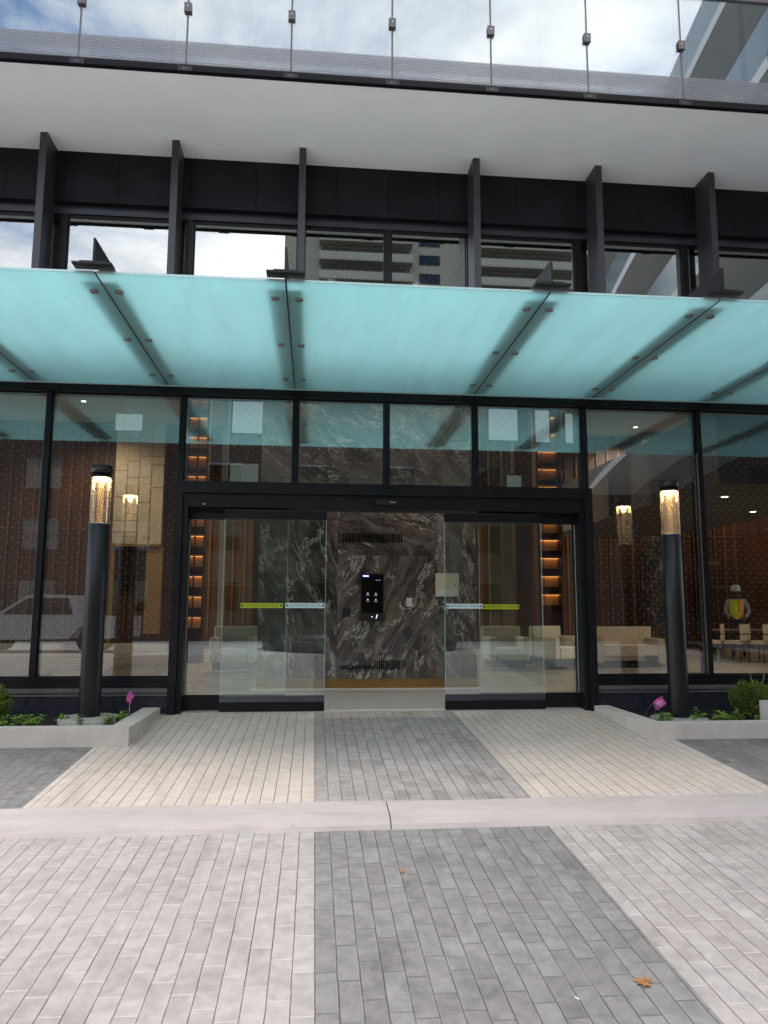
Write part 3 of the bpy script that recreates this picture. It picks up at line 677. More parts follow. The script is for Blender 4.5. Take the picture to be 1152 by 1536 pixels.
# fallen leaves
def maple(x, y, s, rz, label):
    t = MB(); c = Vector((x, y, gl(y)+.004)); pts = []
    rad = [1, .55, .8, .42, .95, .5, .85, .4, .3, .4, .85, .5, .95, .42, .8, .55]
    Rz = Matrix.Rotation(rz, 3, 'Z'); ctr = t.b.verts.new(c+Vector((0, 0, .012*s/.08)))
    vs = []
    for i, r in enumerate(rad):
        a = 2*math.pi*i/len(rad); p = Rz @ Vector((math.sin(a)*r*s, math.cos(a)*r*s, 0))
        vs.append(t.b.verts.new(c+p+Vector((0, 0, (.22*r*s if i % 2 == 0 else .04*s)*random.uniform(.4, 1.2)))))
    for i in range(len(vs)): t.b.faces.new((ctr, vs[i], vs[(i+1) % len(vs)]))
    t.tube([c+Vector((0, 0, .01)), c+Rz @ Vector((0, -s*1.1, .006))], .0015, 5)
    o = t.build('maple_leaf', M['leafo'], at=(x, y, gl(y))); sm = o.modifiers.new('thick', 'SOLIDIFY'); sm.thickness = .0008
    tag(o, label, 'leaf')
maple(1.468, -5.63, .055, 1.1, 'large curled orange maple leaf on the dark paver strip near its right edge')
maple(.545, -4.40, .028, 2.6, 'small dry orange leaf in the middle of the dark paver strip')
b = MB(); b.box(-.012, .012, -.004, .004, 0, .004, Matrix.Translation((1.13, -5.72, gl(-5.72)+.002)) @ Matrix.Rotation(R_(115), 4, 'Z')); tag(b.build('cigarette_butt', M['white'], at=(1.13, -5.72, gl(-5.72))), 'small white cigarette butt on the dark pavers left of the large leaf', 'litter')

# ================================================================== LOBBY INTERIOR
YM = 2.3
t = thing('marble_wall', 'dark brown veined marble wall facing the open doors, with slotted air vents', 'wall', (.85, YM, 0))
def slab(mat, x0, x1, z0, z1, y=YM):
    b = MB(); b.box(x0, x1, y, y+.05, z0, z1); return b.build('marble_slab', mat, t, .002)
slab(MB_marble['a'], -.83, .352, .166, 2.55); slab(MB_marble['b'], .355, 1.838, .166, 2.005); slab(MB_marble['c'], .355, 1.838, 2.008, 2.55)
slab(MB_marble['a'], 1.841, 2.48, .166, 2.55)
slab(MB_marble['e'], -.83, .17, 2.553, 6.85); slab(MB_marble['c'], .173, 1.05, 2.553, 6.85); slab(MB_marble['e'], 1.053, 2.48, 2.553, 6.85)
b = MB(); b.box(-.83, 2.48, YM+.051, YM+.9, .0, 6.85); b.build('wall_core', M['dark'], t)
b = MB(); b.box(-.83, 2.48, YM-.012, YM+.05, .03, .1645); b.build('brass_skirting', M['brass'], t, .003)
b = MB(); b.box(-.9, 2.55, YM-.14, YM+.05, -.001, .0285); b.build('floor_trim', M['ceil'], t, .003)
M['slot'] = pbr('slot_black', (.002, .002, .002), .95, 0, .05, 4, 0, 60, .0)
def vent(x0, n, z0, z1, pitch=.034, w=.02):
    b = MB()
    for k in range(n): b.box(x0+k*pitch, x0+k*pitch+w, YM-.003, YM-.0005, z0, z1)
    b.build('air_vent', M['slot'], t)
vent(.43, 27, 2.205, 2.345); vent(.405, 15, .30, .365); vent(.405+15*.034, 14, .30, .435)
# wall-mounted devices, each a thing
t = thing('intercom_screen', 'tall black touch screen intercom panel on the marble wall', 'intercom', (.876, YM, 1.0))
b = MB(); b.box(.702, 1.05, YM-.05, YM-.001, 1.02, 1.725); b.build('screen_body', M['dark'], t, .006)
b = MB(); b.box(.715, 1.037, YM-.053, YM-.0505, 1.14, 1.715); b.build('display', M['screen'], t)
b = MB(); b.box(.728, .83, YM-.0545, YM-.0535, 1.675, 1.708); b.build('logo_patch', M['iconb'], t)
b = MB(); 
for k in range(5): b.box(.736+k*.017, .748+k*.017, YM-.0556, YM-.0548, 1.683+(.003 if k % 2 else 0), 1.7)
b.build('logo', M['iconw'], t)
b = MB()
for k in range(3): b.box(.93+k*.026, .948+k*.026, YM-.0545, YM-.0535, 1.627, 1.635)
b.build('clock_digits', M['icon'], t)
for cx, cz in ((.808, 1.43), (.93, 1.425), (.808, 1.34), (.93, 1.335)):
    b = MB(); b.lathe([(.014, 0), (.014, .0006)], 16, (0, 0, 0)); bmesh.ops.transform(b.b, matrix=Matrix.Translation((cx, YM-.0535, cz)) @ Matrix.Rotation(R_(90), 4, 'X'), verts=b.b.verts)
    b.box(cx-.028, cx+.028, YM-.0545, YM-.0537, cz-.03, cz-.025); b.build('screen_button', M['icon'], t)
b = MB(); b.box(-.004, .004, -.001, 0, -.032, .032, Matrix.Translation((.945, YM-.0512, 1.085)) @ Matrix.Rotation(R_(16), 4, 'Y')); b.box(.868, .88, YM-.0525, YM-.0505, 1.075, 1.087); b.build('status_light', M['iconw'], t)
b = MB(); b.box(.438, .545, YM-.03, YM-.001, 1.08, 1.215); tag(b.build('card_reader', M['dark'], at=(.49, YM, 1.08), bevel=.008), 'small dark square card reader left of the intercom screen', 'card reader')
t = thing('call_switch', 'small white rectangular switch plate right of the intercom screen', 'switch', (1.447, YM, 1.24))
b = MB(); b.box(1.408, 1.486, YM-.014, YM-.001, 1.238, 1.366); b.build('plate', M['white'], t, .004)
b = MB(); b.box(1.432, 1.462, YM-.019, YM-.0145, 1.29, 1.32); b.build('button', M['ceil'], t, .003)
b = MB(); b.box(1.205, 1.265, YM-.02, YM-.001, 1.06, 1.22); tag(b.build('metal_reader', pbr('bronze_reader', (.16, .13, .105), .4, .6), at=(1.235, YM, 1.06), bevel=.006), 'narrow bronze coloured reader strip between intercom screen and white switch', 'reader')
t = thing('notice_board', 'square cream notice panel on the marble right of the doorway', 'notice', (2.03, YM, 1.39))
b = MB(); b.box(1.85, 2.21, YM-.03, YM-.001, 1.39, 1.745); b.build('board', M['paper'], t, .004)
b = MB(); b.box(1.865, 2.195, YM-.033, YM-.0305, 1.405, 1.485); b.build('lower_strip', M['white'], t)
b = MB(); b.box(2.135, 2.17, YM-.05, YM-.031, 1.47, 1.55); b.build('tag', M['white'], t, .006)
b = MB(); b.box(2.146, 2.158, YM-.058, YM-.0505, 1.54, 1.575); b.build('clip', M['dark'], t)

# hanging blank sign
t = thing('hanging_sign', 'blank white box sign hanging on a thin rod behind the left transom glass', 'sign', (-2.755, 2.0, 6.85))
b = MB(); b.box(-2.938, -2.573, 1.97, 2.03, 3.80, 4.03); b.build('sign_box', emit('sign_glow', (.8, .95, .95), .22), t, .004)  # glow added to the white box so it reads bright in the dark lobby
b = MB(); b.box(-2.945, -2.566, 1.965, 2.035, 4.0305, 4.05); b.lathe([(.05, 4.051), (.09, 4.06), (.03, 4.09)], 20, (-2.755, 2.0, 0)); b.build('sign_bracket', M['white'], t)
b = MB(); b.tube([(-2.755, 2, 4.09), (-2.755, 2, 6.85)], .012, 8); b.build('rod', M['white'], t)

# back wall with wood panelling
YB = 14.0
t = thing('wood_panelled_wall', 'tall dark walnut panelled back wall with vertical battens behind the lobby', 'wall', (3, YB, 0))
b = MB(); b.box(-13, 20, YB, YB+.3, 0, 6.86); b.build('panelling', M['wood'], t)
b = MB()
for k in range(95):
    x = -13+k*.35
    b.box(x, x+.05, YB-.05, YB-.001, 0.45, 6.85)
kind(b.build('batten', M['woodl'], t), 'structure') if False else b.build('battens', M['woodl'], t)
b = MB()
for z_ in (1.9, 3.55, 5.2): b.box(-13, 20, YB-.02, YB-.0005, z_, z_+.035)
b.build('rails', M['woodl'], t)
# pale timber bench running along the windows deeper in the lobby
b = MB(); b.box(-9.5, -2.4, 11.6, 12.2, -.002, .0); b.b.clear()
for x0, x1, lb in ((-11, -6.9, 'long low tan ledge inside the far left window'), (-6.0, -4.1, 'short low tan ledge behind the left bollard lamp'), (6.3, 8.3, 'low tan ledge behind the right bollard lamp')):
    q = MB(); q.box(x0, x1, 12.3, 12.8, .0, .22); tag(q.build('ledge', M['creamp'], at=((x0+x1)/2, 12.5, 0), bevel=.01), lb, 'ledge')
t = thing('feature_screen', 'hanging cream panel screen with thin brass grid lines, left of the doors', 'screen', (-5.27, YB-.4, 3.05))
b = MB(); b.box(-5.98, -4.56, YB-.42, YB-.3, 3.1, 6.84); b.build('panel', M['creamp'], t)
b = MB()
yy = YB-.43
for x in (-5.63, -5.28, -4.93): b.box(x-.014, x+.014, yy, yy+.0095, 3.1, 6.83)
for x0, x1, z_ in ((-5.98, -5.28, 3.45), (-5.98, -5.28, 3.8), (-5.63, -5.28, 4.0), (-5.28, -4.93, 4.35), (-5.98, -5.28, 4.5), (-4.93, -4.56, 4.8), (-5.63, -4.93, 5.1), (-5.98, -5.63, 5.3), (-5.63, -5.28, 5.6), (-5.28, -4.56, 5.75), (-4.93, -4.56, 5.5), (-5.98, -5.63, 6.0), (-5.63, -5.28, 6.25), (-5.28, -4.56, 6.4)):
    b.box(x0, x1, yy+.001, yy+.009, z_-.012, z_+.012)
b.build('grid_lines', M['brass'], t)
b = MB(); b.box(-6.0, -4.54, YB-.45, YB-.3, 3.02, 3.099); b.build('bottom_rail', M['brass'], t)
t = thing('brass_portal', 'tan lacquered recess with dark shelf lines below the hanging cream screen', 'panel', (-5.2, YB-.3, 0))
b = MB(); b.box(-4.98, -4.52, YB-.35, YB-.1, .45, 3.0); b.build('tan_panel', pbr('tan_lacquer', (.3, .18, .075), .5, 0, .1, 1), t)
b = MB(); b.box(-6.02, -5.9, YB-.35, YB-.1, .2, 3.0); b.build('brass_post', M['brass'], t)
b = MB()
for z_ in (1.9, 2.2, 2.5): b.box(-5.85, -5.05, YB-.2, YB-.06, z_, z_+.03)
b.build('shelf', M['dark'], t)
# bulkhead and side marble
b = MB(); b.box(6.9, 10.5, 3.0, 12.0, 3.36, 4.7); tag(b.build('bulkhead', M['bulk'], at=(8.7, 8, 3.36)), 'grey dropped ceiling bulkhead over the right side of the lobby', 'bulkhead')
b = MB(); b.box(10.4, 11.3, 13.3, 13.9, 0, 6.8); tag(b.build('marble_column', MB_marble['d'], at=(10.85, 13.6, 0)), 'dark marble column against the panelled wall behind the right bollard lamp', 'column')
b = MB(); b.box(13.9, 16, 9.5, 13.9, 0, 6.8); tag(b.build('dark_partition', M['wood'], at=(15, 11, 0)), 'plain dark brown partition at the far right of the lobby', 'partition')
b = MB(); b.box(11.6, 12.1, 12.2, 12.25, 2.56, 2.66); tag(b.build('wall_plate', M['brass'], at=(11.85, 12.2, 2.56)), 'upper slim brass wall plate above the worker', 'wall plate')
b = MB(); b.box(11.9, 12.4, 12.2, 12.25, 1.83, 1.86); b.box(11.9, 12.4, 12.2, 12.25, 1.9, 1.93); tag(b.build('wall_plate', M['brass'], at=(12.1, 12.2, 1.83)), 'lower double brass wall plate beside the hard hat', 'wall plate')

# lit shelving towers
def shelves(x0, x1, y, n, pitch, z0, label, cols):
    t = thing('lit_shelving', label, 'shelving', ((x0+x1)/2, y, 0))
    H_ = z0+n*pitch
    b = MB(); b.box(x0-.05, x0, y, y+.35, 0, H_); b.box(x1, x1+.05, y, y+.35, 0, H_); b.box(x0, x1, y+.3, y+.35, 0, H_); b.build('cabinet', M['wood'], t)
    for k in range(n):
        z = z0+k*pitch
        s_ = MB(); s_.box(x0+.001, x1-.001, y+.01, y+.299, z, z+.03); so = s_.build('shelf', M['woodl'], t)
        if k % 3 != 2 or True:
            for (c0, c1) in cols:
                q = MB(); q.box(x0+(x1-x0)*c0+.01, x0+(x1-x0)*c1-.01, y+.2, y+.275, z-.012, z-.001); q.build('light_strip', M['warm'], so)
                q = MB(); q.box(x0+(x1-x0)*c0, x0+(x1-x0)*c1, y+.28, y+.299, z-.24, z-.013); q.build('niche_back', M['nook'], so)
shelves(-2.93, -2.5, 8.0, 12, .46, 1.0, 'warm lit shelf tower seen left of the marble wall', ((0, .42), (.5, 1)))
shelves(5.27, 5.78, 8.0, 12, .43, 1.55, 'warm lit shelf tower seen right of the marble wall', ((0, .3), (.34, 1)))
for x0, x1, lb in ((-1.35, -1.0, 'tall dark timber pier left of the marble wall'), (4.55, 4.9, 'tall dark timber pier right of the marble wall')):
    b = MB(); b.box(x0, x1, 7.5, 7.9, 0, 6.84); tag(b.build('timber_pier', M['wood'], at=((x0+x1)/2, 7.7, 0)), lb, 'pier')
b = MB(); b.box(-2.02, -1.9, 7.0, 7.1, .0, 6.84); tag(b.build('pale_post', M['creamp'], at=(-1.96, 7.05, 0)), 'slim pale post inside the left door panel', 'post')
for x0, x1, lb in ((3.9, 4.1, 'left of two slim tan posts inside the right door panel'), (4.2, 4.42, 'right of two slim tan posts inside the right door panel')):
    b = MB(); b.box(x0, x1, 7.3, 7.4, 0, 6.84); tag(b.build('tan_post', pbr('tan_post', (.2, .15, .1), .6), at=((x0+x1)/2, 7.35, 0)), lb, 'post')

# glow panels standing in for the bright shapes behind the transoms
for x0, x1, z0, z1, lb in ((-1.73, -1.12, 4.8, 5.5, 'bright internal window high behind the left transom'), (3.66, 4.28, 4.78, 5.5, 'large bright internal window high behind the right transom'), (4.68, 4.98, 4.76, 5.5, 'narrow bright internal window beside the lit shelves'), (5.34, 5.5, 4.76, 5.4, 'slim bright internal window right of the lit shelves'),
                           (-1.75, -1.18, 3.75, 4.15, 'dim internal window low behind the left transom'), (4.03, 4.34, 3.62, 4.02, 'dim internal window low behind the right transom')):
    t = thing('window_glow_panel', lb, 'window', ((x0+x1)/2, 6.2, z0))
    dim = 'dim' in lb
    b = MB(); b.box(x0-.03, x1+.03, 6.22, 6.3, z0-.03, z1+.03); b.build('frame', M['dark'], t)
    b = MB(); b.box(x0, x1, 6.2, 6.2195, z0, z1); b.build('pane', M['winglow_dim'] if dim else M['winglow'], t) if 'winglow_dim' in M else b.build('pane', M.setdefault('winglow_dim', emit('window_glow_dim', (.3, .34, .3), .22)) if dim else M['winglow'], t)

# furniture
def armchair(x, y, w, rz, label):
    t = thing('armchair', label, 'armchair', (x, y, 0), None, rz)
    def loc(bx, nm, mt, bev):
        b = MB(); b.box(*bx); bmesh.ops.translate(b.b, verts=b.b.verts, vec=(x, y, 0)); return b.build(nm, mt, t, bev, 3)
    loc((-w/2, w/2, .28, .42, .2, .86), 'backrest', M['cream'], .05)
    loc((-w/2+.14, w/2-.14, -.38, .28, .2, .45), 'seat', M['cream'], .05)
    loc((-w/2, -w/2+.14, -.38, .28, .2, .66), 'armrest', M['cream'], .05); loc((w/2-.14, w/2, -.38, .28, .2, .66), 'armrest', M['cream'], .05)
    loc((-w/2+.06, w/2-.06, -.3, .34, .06, .2), 'base', M['dark'], .01)
    return t
armchair(-1.5, 5.6, .85, 0, 'cream armchair seen through the left door panel')
armchair(3.85, 5.9, .8, 0, 'cream armchair seen through the right door panel')
armchair(5.05, 6.3, .8, R_(25), 'rounded cream armchair near the right door jamb')
t = thing('sofa', 'long cream sofa with a high squared arm behind the right lobby window', 'sofa', (6.7, 6.6, 0))
for bx, nm in (((5.9, 7.4, 6.95, 7.1, .35, .84), 'backrest'), ((6.06, 7.24, 6.3, 6.94, .25, .46), 'seat'), ((5.9, 6.05, 6.3, 6.94, .1, .68), 'armrest'), ((7.25, 7.4, 6.3, 6.94, .1, .6), 'armrest')):
    b = MB(); b.box(*bx); b.build(nm, M['cream'], t, .05, 3)
b = MB(); b.box(5.95, 7.35, 6.4, 7.0, .02, .0995); b.build('base', M['dark'], t)
def dining_chair():
    t = thing('dining_chair', 'x', 'chair', (0, 0, 0), 'cream chairs lined up at the right side table')
    b = MB(); b.box(-.2, .2, -.2, .22, .42, .5); b.build('seat', M['cream'], t, .03, 3)
    for z0, z1, nm in ((.50, .64, 'lower_back'), (.67, .88, 'upper_back')):
        b = MB()
        for i in range(8):
            x0, x1 = -.2+.05*i, -.15+.05*i; d = lambda q: .03*(1-(q/.2)**2)
            b.prism([(x0, -.235-d(x0), z0), (x1, -.235-d(x1), z0), (x1, -.195-d(x1), z0), (x0, -.195-d(x0), z0)], (0, 0, z1-z0))
        b.build(nm, M['cream'], t)
    b = MB(); b.box(-.19, .19, -.24, -.21, .64, .67); b.build('back_bar', M['dark'], t)
    for sx in (-.17, .17):
        for sy in (-.17, .19):
            b = MB(); b.tube([(sx, sy, .42), (sx*1.1, sy*1.1, 0)], [.016, .011], 8); b.build('leg', M['dark'], t)
    return t
ch0 = dining_chair()
CH = [(9.45, 8.1, 55, 'slim edge-on cream chair right of the right lamp pole'), (9.93, 7.9, 30, 'cream chair just right of the window mullion'), (10.45, 7.75, 22, 'cream chair in front of the worker, left of a pair'),
      (10.92, 7.6, 18, 'cream chair in front of the worker, right of a pair'), (11.55, 7.5, 10, 'cream chair cut by the right edge of the view')]
for i, (x, y, a, lb) in enumerate(CH):
    c = ch0 if i == 0 else copy_tree(ch0)
    c.location = (x, y, 0); c.rotation_euler.z = R_(a); c['label'] = lb
t = thing('lobby_table', 'long low table beyond the row of cream chairs', 'table', (10.8, 8.6, 0))
b = MB(); b.box(9.6, 12.3, 8.45, 9.0, .70, .74); b.build('tabletop', M['woodl'], t, .005)
for x in (9.8, 12.1):
    b = MB(); b.box(x-.04, x+.04, 8.65, 8.75, 0, .6995); b.build('leg', M['dark'], t)

# construction worker
def person():
    px, py = 11.05, 9.72
    t = thing('person', 'worker in white hard hat and orange and lime safety vest behind the cream chairs', 'person', (px, py, 0), None, R_(-28))
    skin = pbr('worker_skin', (.09, .045, .03), .6); cloth = pbr('worker_trousers', (.02, .022, .03), .85); sleeve = pbr('worker_sleeve', (.42, .42, .42), .85, 0, .15, 20)
    V = [(0, 0, .98), (0, 0, 1.18), (0, 0, 1.40), (0, -.01, 1.53), (0, -.03, 1.64), (0, -.03, 1.74),
         (-.11, 0, .94), (-.12, -.02, .52), (-.13, .02, .09), (-.14, -.12, .04), (.11, 0, .94), (.12, -.02, .52), (.13, .02, .09), (.14, -.12, .04),
         (-.2, 0, 1.44), (-.27, .03, 1.17), (-.17, -.17, 1.02), (-.10, -.24, 1.0), (.2, 0, 1.44), (.30, .04, 1.18), (.2, -.16, 1.03), (.11, -.24, 1.0)]
    E_ = [(0, 1), (1, 2), (2, 3), (3, 4), (4, 5), (0, 6), (6, 7), (7, 8), (8, 9), (0, 10), (10, 11), (11, 12), (12, 13), (2, 14), (14, 15), (15, 16), (16, 17), (2, 18), (18, 19), (19, 20), (20, 21)]
    rad = [.15, .145, .16, .06, .085, .075, .1, .075, .05, .045, .1, .075, .05, .045, .07, .052, .04, .035, .07, .052, .04, .035]
    me = bpy.data.meshes.new('body'); me.from_pydata(V, E_, []); o = bpy.data.objects.new('body', me); COL.objects.link(o); o.parent = t
    o.modifiers.new('skin', 'SKIN'); o.modifiers.new('sub', 'SUBSURF').levels = 2
    o.modifiers['sub'].render_levels = 2
    for i, sv in enumerate(me.skin_vertices[0].data): sv.radius = (rad[i], rad[i]*(.75 if i < 3 else 1)); sv.use_root = i == 0
    mm, N = newmat('worker_body'); s = N('ShaderNodeSeparateXYZ', {0: N.obj()})
    hand = N.m('MULTIPLY', N.m('LESS_THAN', s.outputs[1], -.19), N.m('GREATER_THAN', s.outputs[2], .9))
    c = N.mix(N.m('GREATER_THAN', s.outputs[2], .99), (.02, .022, .03), (.36, .36, .37))
    c = N.mix(N.m('MAXIMUM', N.m('GREATER_THAN', s.outputs[2], 1.5), hand), c, (.09, .045, .03))
    c = N.mix(N.m('LESS_THAN', s.outputs[2], .12), c, (.01, .01, .01))
    fin(N, N('ShaderNodeBsdfPrincipled', {'Base Color': c, 'Roughness': .8})); me.materials.append(mm)
    def child(b, nm, mt): 
        bmesh.ops.translate(b.b, verts=b.b.verts, vec=(px, py, 0)); return b.build(nm, mt, t)
    b = MB(); b.lathe([(.118, 1.705), (.122, 1.74), (.115, 1.80), (.09, 1.85), (.05, 1.875), (.01, 1.88)], 28, (0, -.02, 0))
    b.lathe([(.14, 1.70), (.14, 1.706), (.118, 1.712)], 28, (0, -.035, 0)); child(b, 'hard_hat', M['white'])
    # vest: shell round the torso, lime front with orange bands
    b = MB(); rg = []
    for z, rx, ry in ((.98, .165, .15), (1.1, .165, .155), (1.2, .17, .158), (1.3, .185, .16), (1.4, .195, .155), (1.47, .15, .11)):
        rg.append([b.b.verts.new((rx*math.cos(2*math.pi*i/32), ry*math.sin(2*math.pi*i/32), z)) for i in range(32)])
    for q, w in zip(rg, rg[1:]):
        for i in range(32): b.b.faces.new((q[i], q[(i+1) % 32], w[(i+1) % 32], w[i])).smooth = True
    vm, N = newmat('safety_vest'); s = N('ShaderNodeSeparateXYZ', {0: N.obj()})
    ax = N.m('ABSOLUTE', N.m('SUBTRACT', N.m('ABSOLUTE', s.outputs[0]), .11))
    st = N.m('MAXIMUM', N.m('LESS_THAN', ax, .03), N.m('LESS_THAN', N.m('ABSOLUTE', N.m('SUBTRACT', s.outputs[2], 1.1)), .045))
    c = N.mix(N.m('GREATER_THAN', s.outputs[0], .02), (.55, .85, .03), (.95, .2, .03))
    c = N.mix(st, c, (.7, .55, .05)); fin(N, N('ShaderNodeBsdfPrincipled', {'Base Color': c, 'Roughness': .7, 'Emission Color': c, 'Emission Strength': .0}))
    child(b, 'safety_vest', vm)
    b = MB(); b.box(-.03, .03, -.128, -.112, 1.60, 1.615); child(b, 'mouth', cloth)
    b = MB(); b.prism([(-.014, -.115, 1.635), (.014, -.115, 1.635), (0, -.115, 1.68)], (0, -.025, 0)); child(b, 'nose', skin)
    for sx in (-.032, .032):
        b = MB(); b.lathe([(.004, -.008), (.01, 0), (.004, .008)], 10, (sx, -.108, 1.685)); child(b, 'eye', cloth)
    for s_ in (-1, 1):
        for k in range(5):
            x0 = s_*(.10-.012*k) if k < 4 else s_*.125
            b = MB(); b.tube([(x0, -.25, 1.02-.008*k), (x0-s_*.025, -.285, .99-.008*k), (x0-s_*.05, -.27, .965-.006*k)], [.011, .010, .008], 6); child(b, 'finger', skin)
person()

# downlights; the vestibule and bulkhead ones are added to brighten the lobby
for x, y, zc_, lb in [(q[0], q[1], 3.36 if 'bulkhead' in q[2] else 6.86, q[2]) for q in ((-6.4, 11.6, 'recessed ceiling downlight behind the left transom'), (9.9, 12.8, 'recessed ceiling downlight behind the second right transom'), (13.3, 12.6, 'recessed ceiling downlight behind the far right transom'), (-1.0, 9.5, 'recessed ceiling downlight deep in the lobby'), (3.5, 9.5, 'recessed ceiling downlight above the right door panel'), (.2, 1.25, 'recessed vestibule downlight left of the doorway centre'), (1.7, 1.25, 'recessed vestibule downlight right of the doorway centre'), (9.6, 6.4, 'recessed downlight under the bulkhead above the cream chairs'), (7.8, 4.4, 'recessed downlight under the bulkhead above the cream sofa'))]:
    t = thing('downlight', lb, 'downlight', (x, y, zc_), 'recessed downlights in the lobby ceiling')
    b = MB(); b.lathe([(.10, -.007), (.10, -.001)], 24, (x, y, zc_)); b.build('trim', M['white'], t)
    b = MB(); b.lathe([(.06, -.011), (.06, -.0075)], 20, (x, y, zc_)); b.build('lens', M['down'], t)
    ld = bpy.data.lights.new('downlight_beam', 'SPOT'); ld.spot_size = R_(150); ld.spot_blend = .6; ld.energy = 90 if y < 2 else (120 if zc_ < 5 else 280); ld.color = (1, .84, .68) if y < 2 else (1, .76, .5); ld.shadow_soft_size = .03
    lo = bpy.data.objects.new('downlight_beam', ld); COL.objects.link(lo); lo.parent = t; lo.location = (0, 0, -.03)

# ================================================================== ACROSS THE STREET (seen as reflections)
def rect(bld, name, mat, *bx, par=None): return part(name, mat, tuple(bx), par or bld)
brk = pbr('dark_brick', (.045, .03, .024), .85, 0, .3, 2); dgl = glass('street_window_glass', .03, (.08, .09, .1))
t = thing('brick_block', 'long dark brick building across the street with square windows', 'building', (-8, -26, -.3))
rect(t, 'wall', brk, -45, 38, -36, -26, -.3, 9.2)
for i in range(20):
    for z in (1.0, 3.8, 6.6):
        x = -42+i*4.1
        f = rect(t, 'window', M['frame'], x, x+1.7, -25.99, -25.95, z, z+1.5); rect(t, 'pane', dgl, x+.08, x+1.62, -25.945, -25.94, z+.08, z+1.42, par=f)
bei = pbr('beige_render', (.34, .335, .28), .85, 0, .06, .2); grn = pbr('balcony_panel', (.36, .37, .33), .7, 0, .08, .4)
t = thing('apartment_tower', 'tall beige apartment tower across the street with long recessed balconies', 'building', (14, -105, -.3))
rect(t, 'wall', bei, -5.4, 43, -120, -102, -.3, 68.0)
rect(t, 'roof_slab', bei, -4.6, 37, -120, -99.5, 68.0, 70.4)
for k in range(7):
    z = 61.4-3.1*k
    for bx0, bx1 in ((0.0, 14.6), (23.0, 41.0)):
        rect(t, 'balcony_slab', bei, bx0, bx1, -101.99, -100.0, z-.3, z)
        rect(t, 'recess_shade_panel', pbr('recess_shade', (.11, .11, .095), .9), bx0+.3, bx1-.3, -101.98, -101.9, z+.01, z+2.6)  # flat dark panel paints the recess shade onto the wall
        q = MB(); q.box(bx0, bx1, -100.12, -100.03, z+.02, z+1.05)
        for i in range(int((bx1-bx0)/1.6)): q.box(bx0+.1+i*1.6, bx0+.18+i*1.6, -100.2, -100.125, z, z+1.2)
        q.build('balcony_railing', grn, t)
    f = ring('window', M['frame'], 15.8, 19.2, -101.99, -101.93, z+.3, z+2.0, .08, .08, t); rect(t, 'pane', dgl, 15.9, 19.1, -101.96, -101.95, z+.4, z+1.9, par=f)
# curved glass-balconied wing of the same complex
t = thing('curved_wing', 'curving residential wing with bands of glass balconies right of the forecourt', 'building', (20, -14, -.3))
import bisect
def arc(off, n=16):
    r = []
    for i in range(n+1):
        f = i/n; x = 9.4+2.2*f+2.6*f*f; y = -2.2-27*f
        dx, dy = 2.2+5.2*f, -27.0; L = math.hypot(dx, dy); nx, ny = -dy/L, dx/L
        r.append((x+nx*off, y+ny*off))
    return r
def ribbon(name, mat, o0, o1, z0, z1):
    a_, b_ = arc(o0), arc(o1); q = MB()
    va = [[q.b.verts.new((x, y, z)) for z in (z0, z1)] for x, y in a_]; vb = [[q.b.verts.new((x, y, z)) for z in (z0, z1)] for x, y in b_]
    for i in range(len(a_)-1):
        q.b.faces.new((va[i][0], va[i+1][0], va[i+1][1], va[i][1])); q.b.faces.new((vb[i][0], vb[i][1], vb[i+1][1], vb[i+1][0]))
        q.b.faces.new((va[i][1], va[i+1][1], vb[i+1][1], vb[i][1])); q.b.faces.new((va[i][0], vb[i][0], vb[i+1][0], va[i+1][0]))
    q.b.faces.new((va[0][0], va[0][1], vb[0][1], vb[0][0])); q.b.faces.new((va[-1][0], vb[-1][0], vb[-1][1], va[-1][1]))
    return q.build(name, mat, t)
wgl = glass('wing_glass', .3, (.25, .3, .34)); pgl = pbr('pale_guard_glass', (.3, .36, .4), .12, 0, .15, .5)
ribbon('storey_glazing', wgl, 2.2, 2.4, 0, 16.9); ribbon('core', M['dark'], 2.6, 9, 0, 16.9)
for k in range(4):
    z = 6.85+3.3*k
    ribbon('balcony_slab', M['soffit'], 0, 2.19, z, z+.3); ribbon('guard_band', pgl, .05, .09, z+.31, z+1.45)
# dark round basin in the forecourt
t = thing('round_basin', 'round dark stone basin in the forecourt behind the viewer', 'basin', (1.75, -19.5, -.27))
b = MB(); b.lathe([(3.6, -.27), (3.7, .1), (3.6, .14), (3.35, .14), (3.3, .0)], 64, (1.75, -19.5, 0)); b.build('basin_rim', M['granite'], t)
b = MB(); b.lathe([(1.0, .0), (.8, .5), (.3, 1.0), (.2, 1.5)], 32, (1.75, -19.5, 0)); b.build('centre_stone', M['granite'], t)

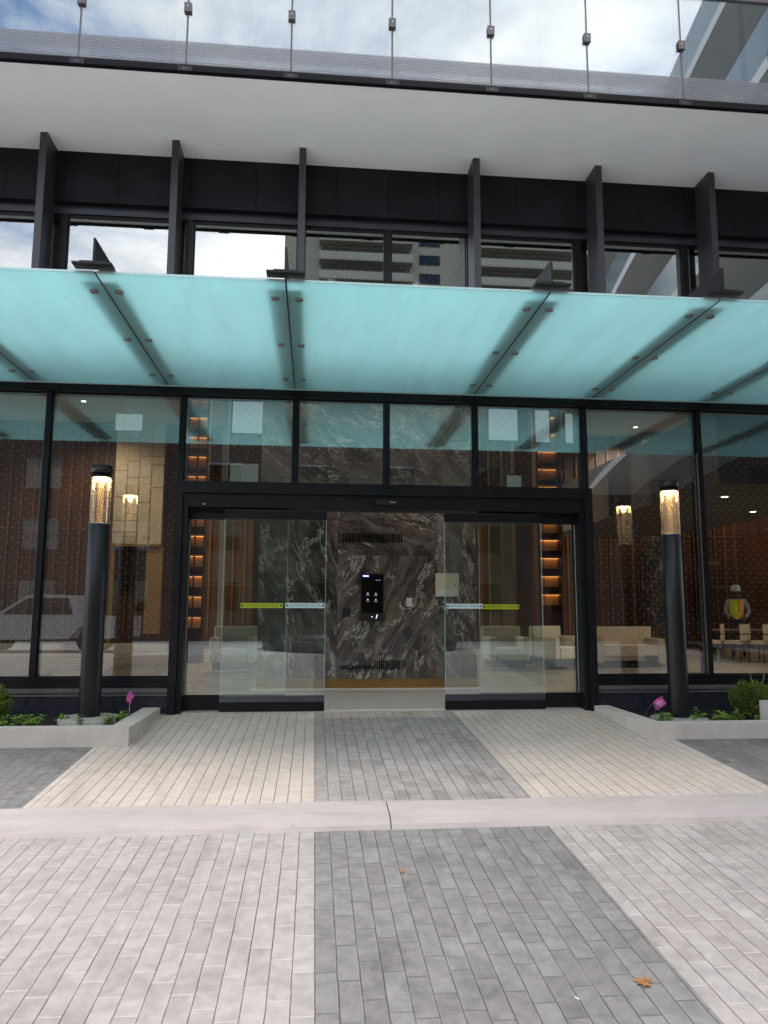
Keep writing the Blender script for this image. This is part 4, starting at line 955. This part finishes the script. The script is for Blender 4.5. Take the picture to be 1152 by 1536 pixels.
# white pickup parked across the forecourt
def pickup():
    X0, Yc, Z0 = -12.0, -17.6, -.26
    t = thing('pickup_truck', 'white crew cab pickup truck parked across the forecourt, mirrored in the left window', 'pickup truck', (X0+2.9, Yc, Z0))
    white = pbr('truck_paint', (.36, .36, .37), .25, 0, .04, 1); tyre = pbr('tyre', (.02, .02, .02), .8)
    def P3(pts, y0, y1, nm, mt, bev=.04):
        b = MB(); b.prism([(X0+x, Yc+y0, Z0+z) for x, z in pts], (0, y1-y0, 0)); return b.build(nm, mt, t, bev, 3)
    P3([(0, .45), (0, 1.0), (.15, 1.12), (1.55, 1.2), (5.85, 1.2), (5.85, .5), (5.1, .45), (4.9, .8), (4.3, .85), (3.95, .45), (1.7, .42), (1.5, .8), (.9, .82), (.55, .45)], -.95, .95, 'body', white, .05)
    P3([(1.5, 1.2), (2.45, 1.85), (2.7, 1.92), (4.0, 1.9), (4.25, 1.2)], -.8, .8, 'cab', white, .06)
    P3([(1.75, 1.26), (2.5, 1.78), (2.85, 1.8), (2.85, 1.26)], -.815, .815, 'window', M['screen'], .005)
    P3([(2.95, 1.26), (2.95, 1.8), (3.85, 1.79), (4.0, 1.26)], -.815, .815, 'window', M['screen'], .005)
    for wx in (1.2, 4.6):
        for sy in (-1, 1):
            b = MB(); b.lathe([(.2, -.12), (.37, -.12), (.39, -.08), (.39, .08), (.37, .12), (.2, .12)], 28, (0, 0, 0)); bmesh.ops.transform(b.b, matrix=Matrix.Translation((X0+wx, Yc+sy*.84, Z0+.39)) @ Matrix.Rotation(R_(90), 4, 'X'), verts=b.b.verts); w = b.build('wheel', tyre, t)
            b = MB(); b.lathe([(.05, -.02), (.2, .02), (.21, .03)], 20, (0, 0, 0)); bmesh.ops.transform(b.b, matrix=Matrix.Translation((X0+wx, Yc+sy*.97, Z0+.39)) @ Matrix.Rotation(R_(90), 4, 'X'), verts=b.b.verts); b.build('rim', M['steel'], w)
    for sy in (-.7, .7):
        b = MB(); b.box(X0-.02, X0+.03, Yc+sy-.2, Yc+sy+.2, Z0+.82, Z0+1.0); b.build('headlight', M['white'], t, .02)
pickup()
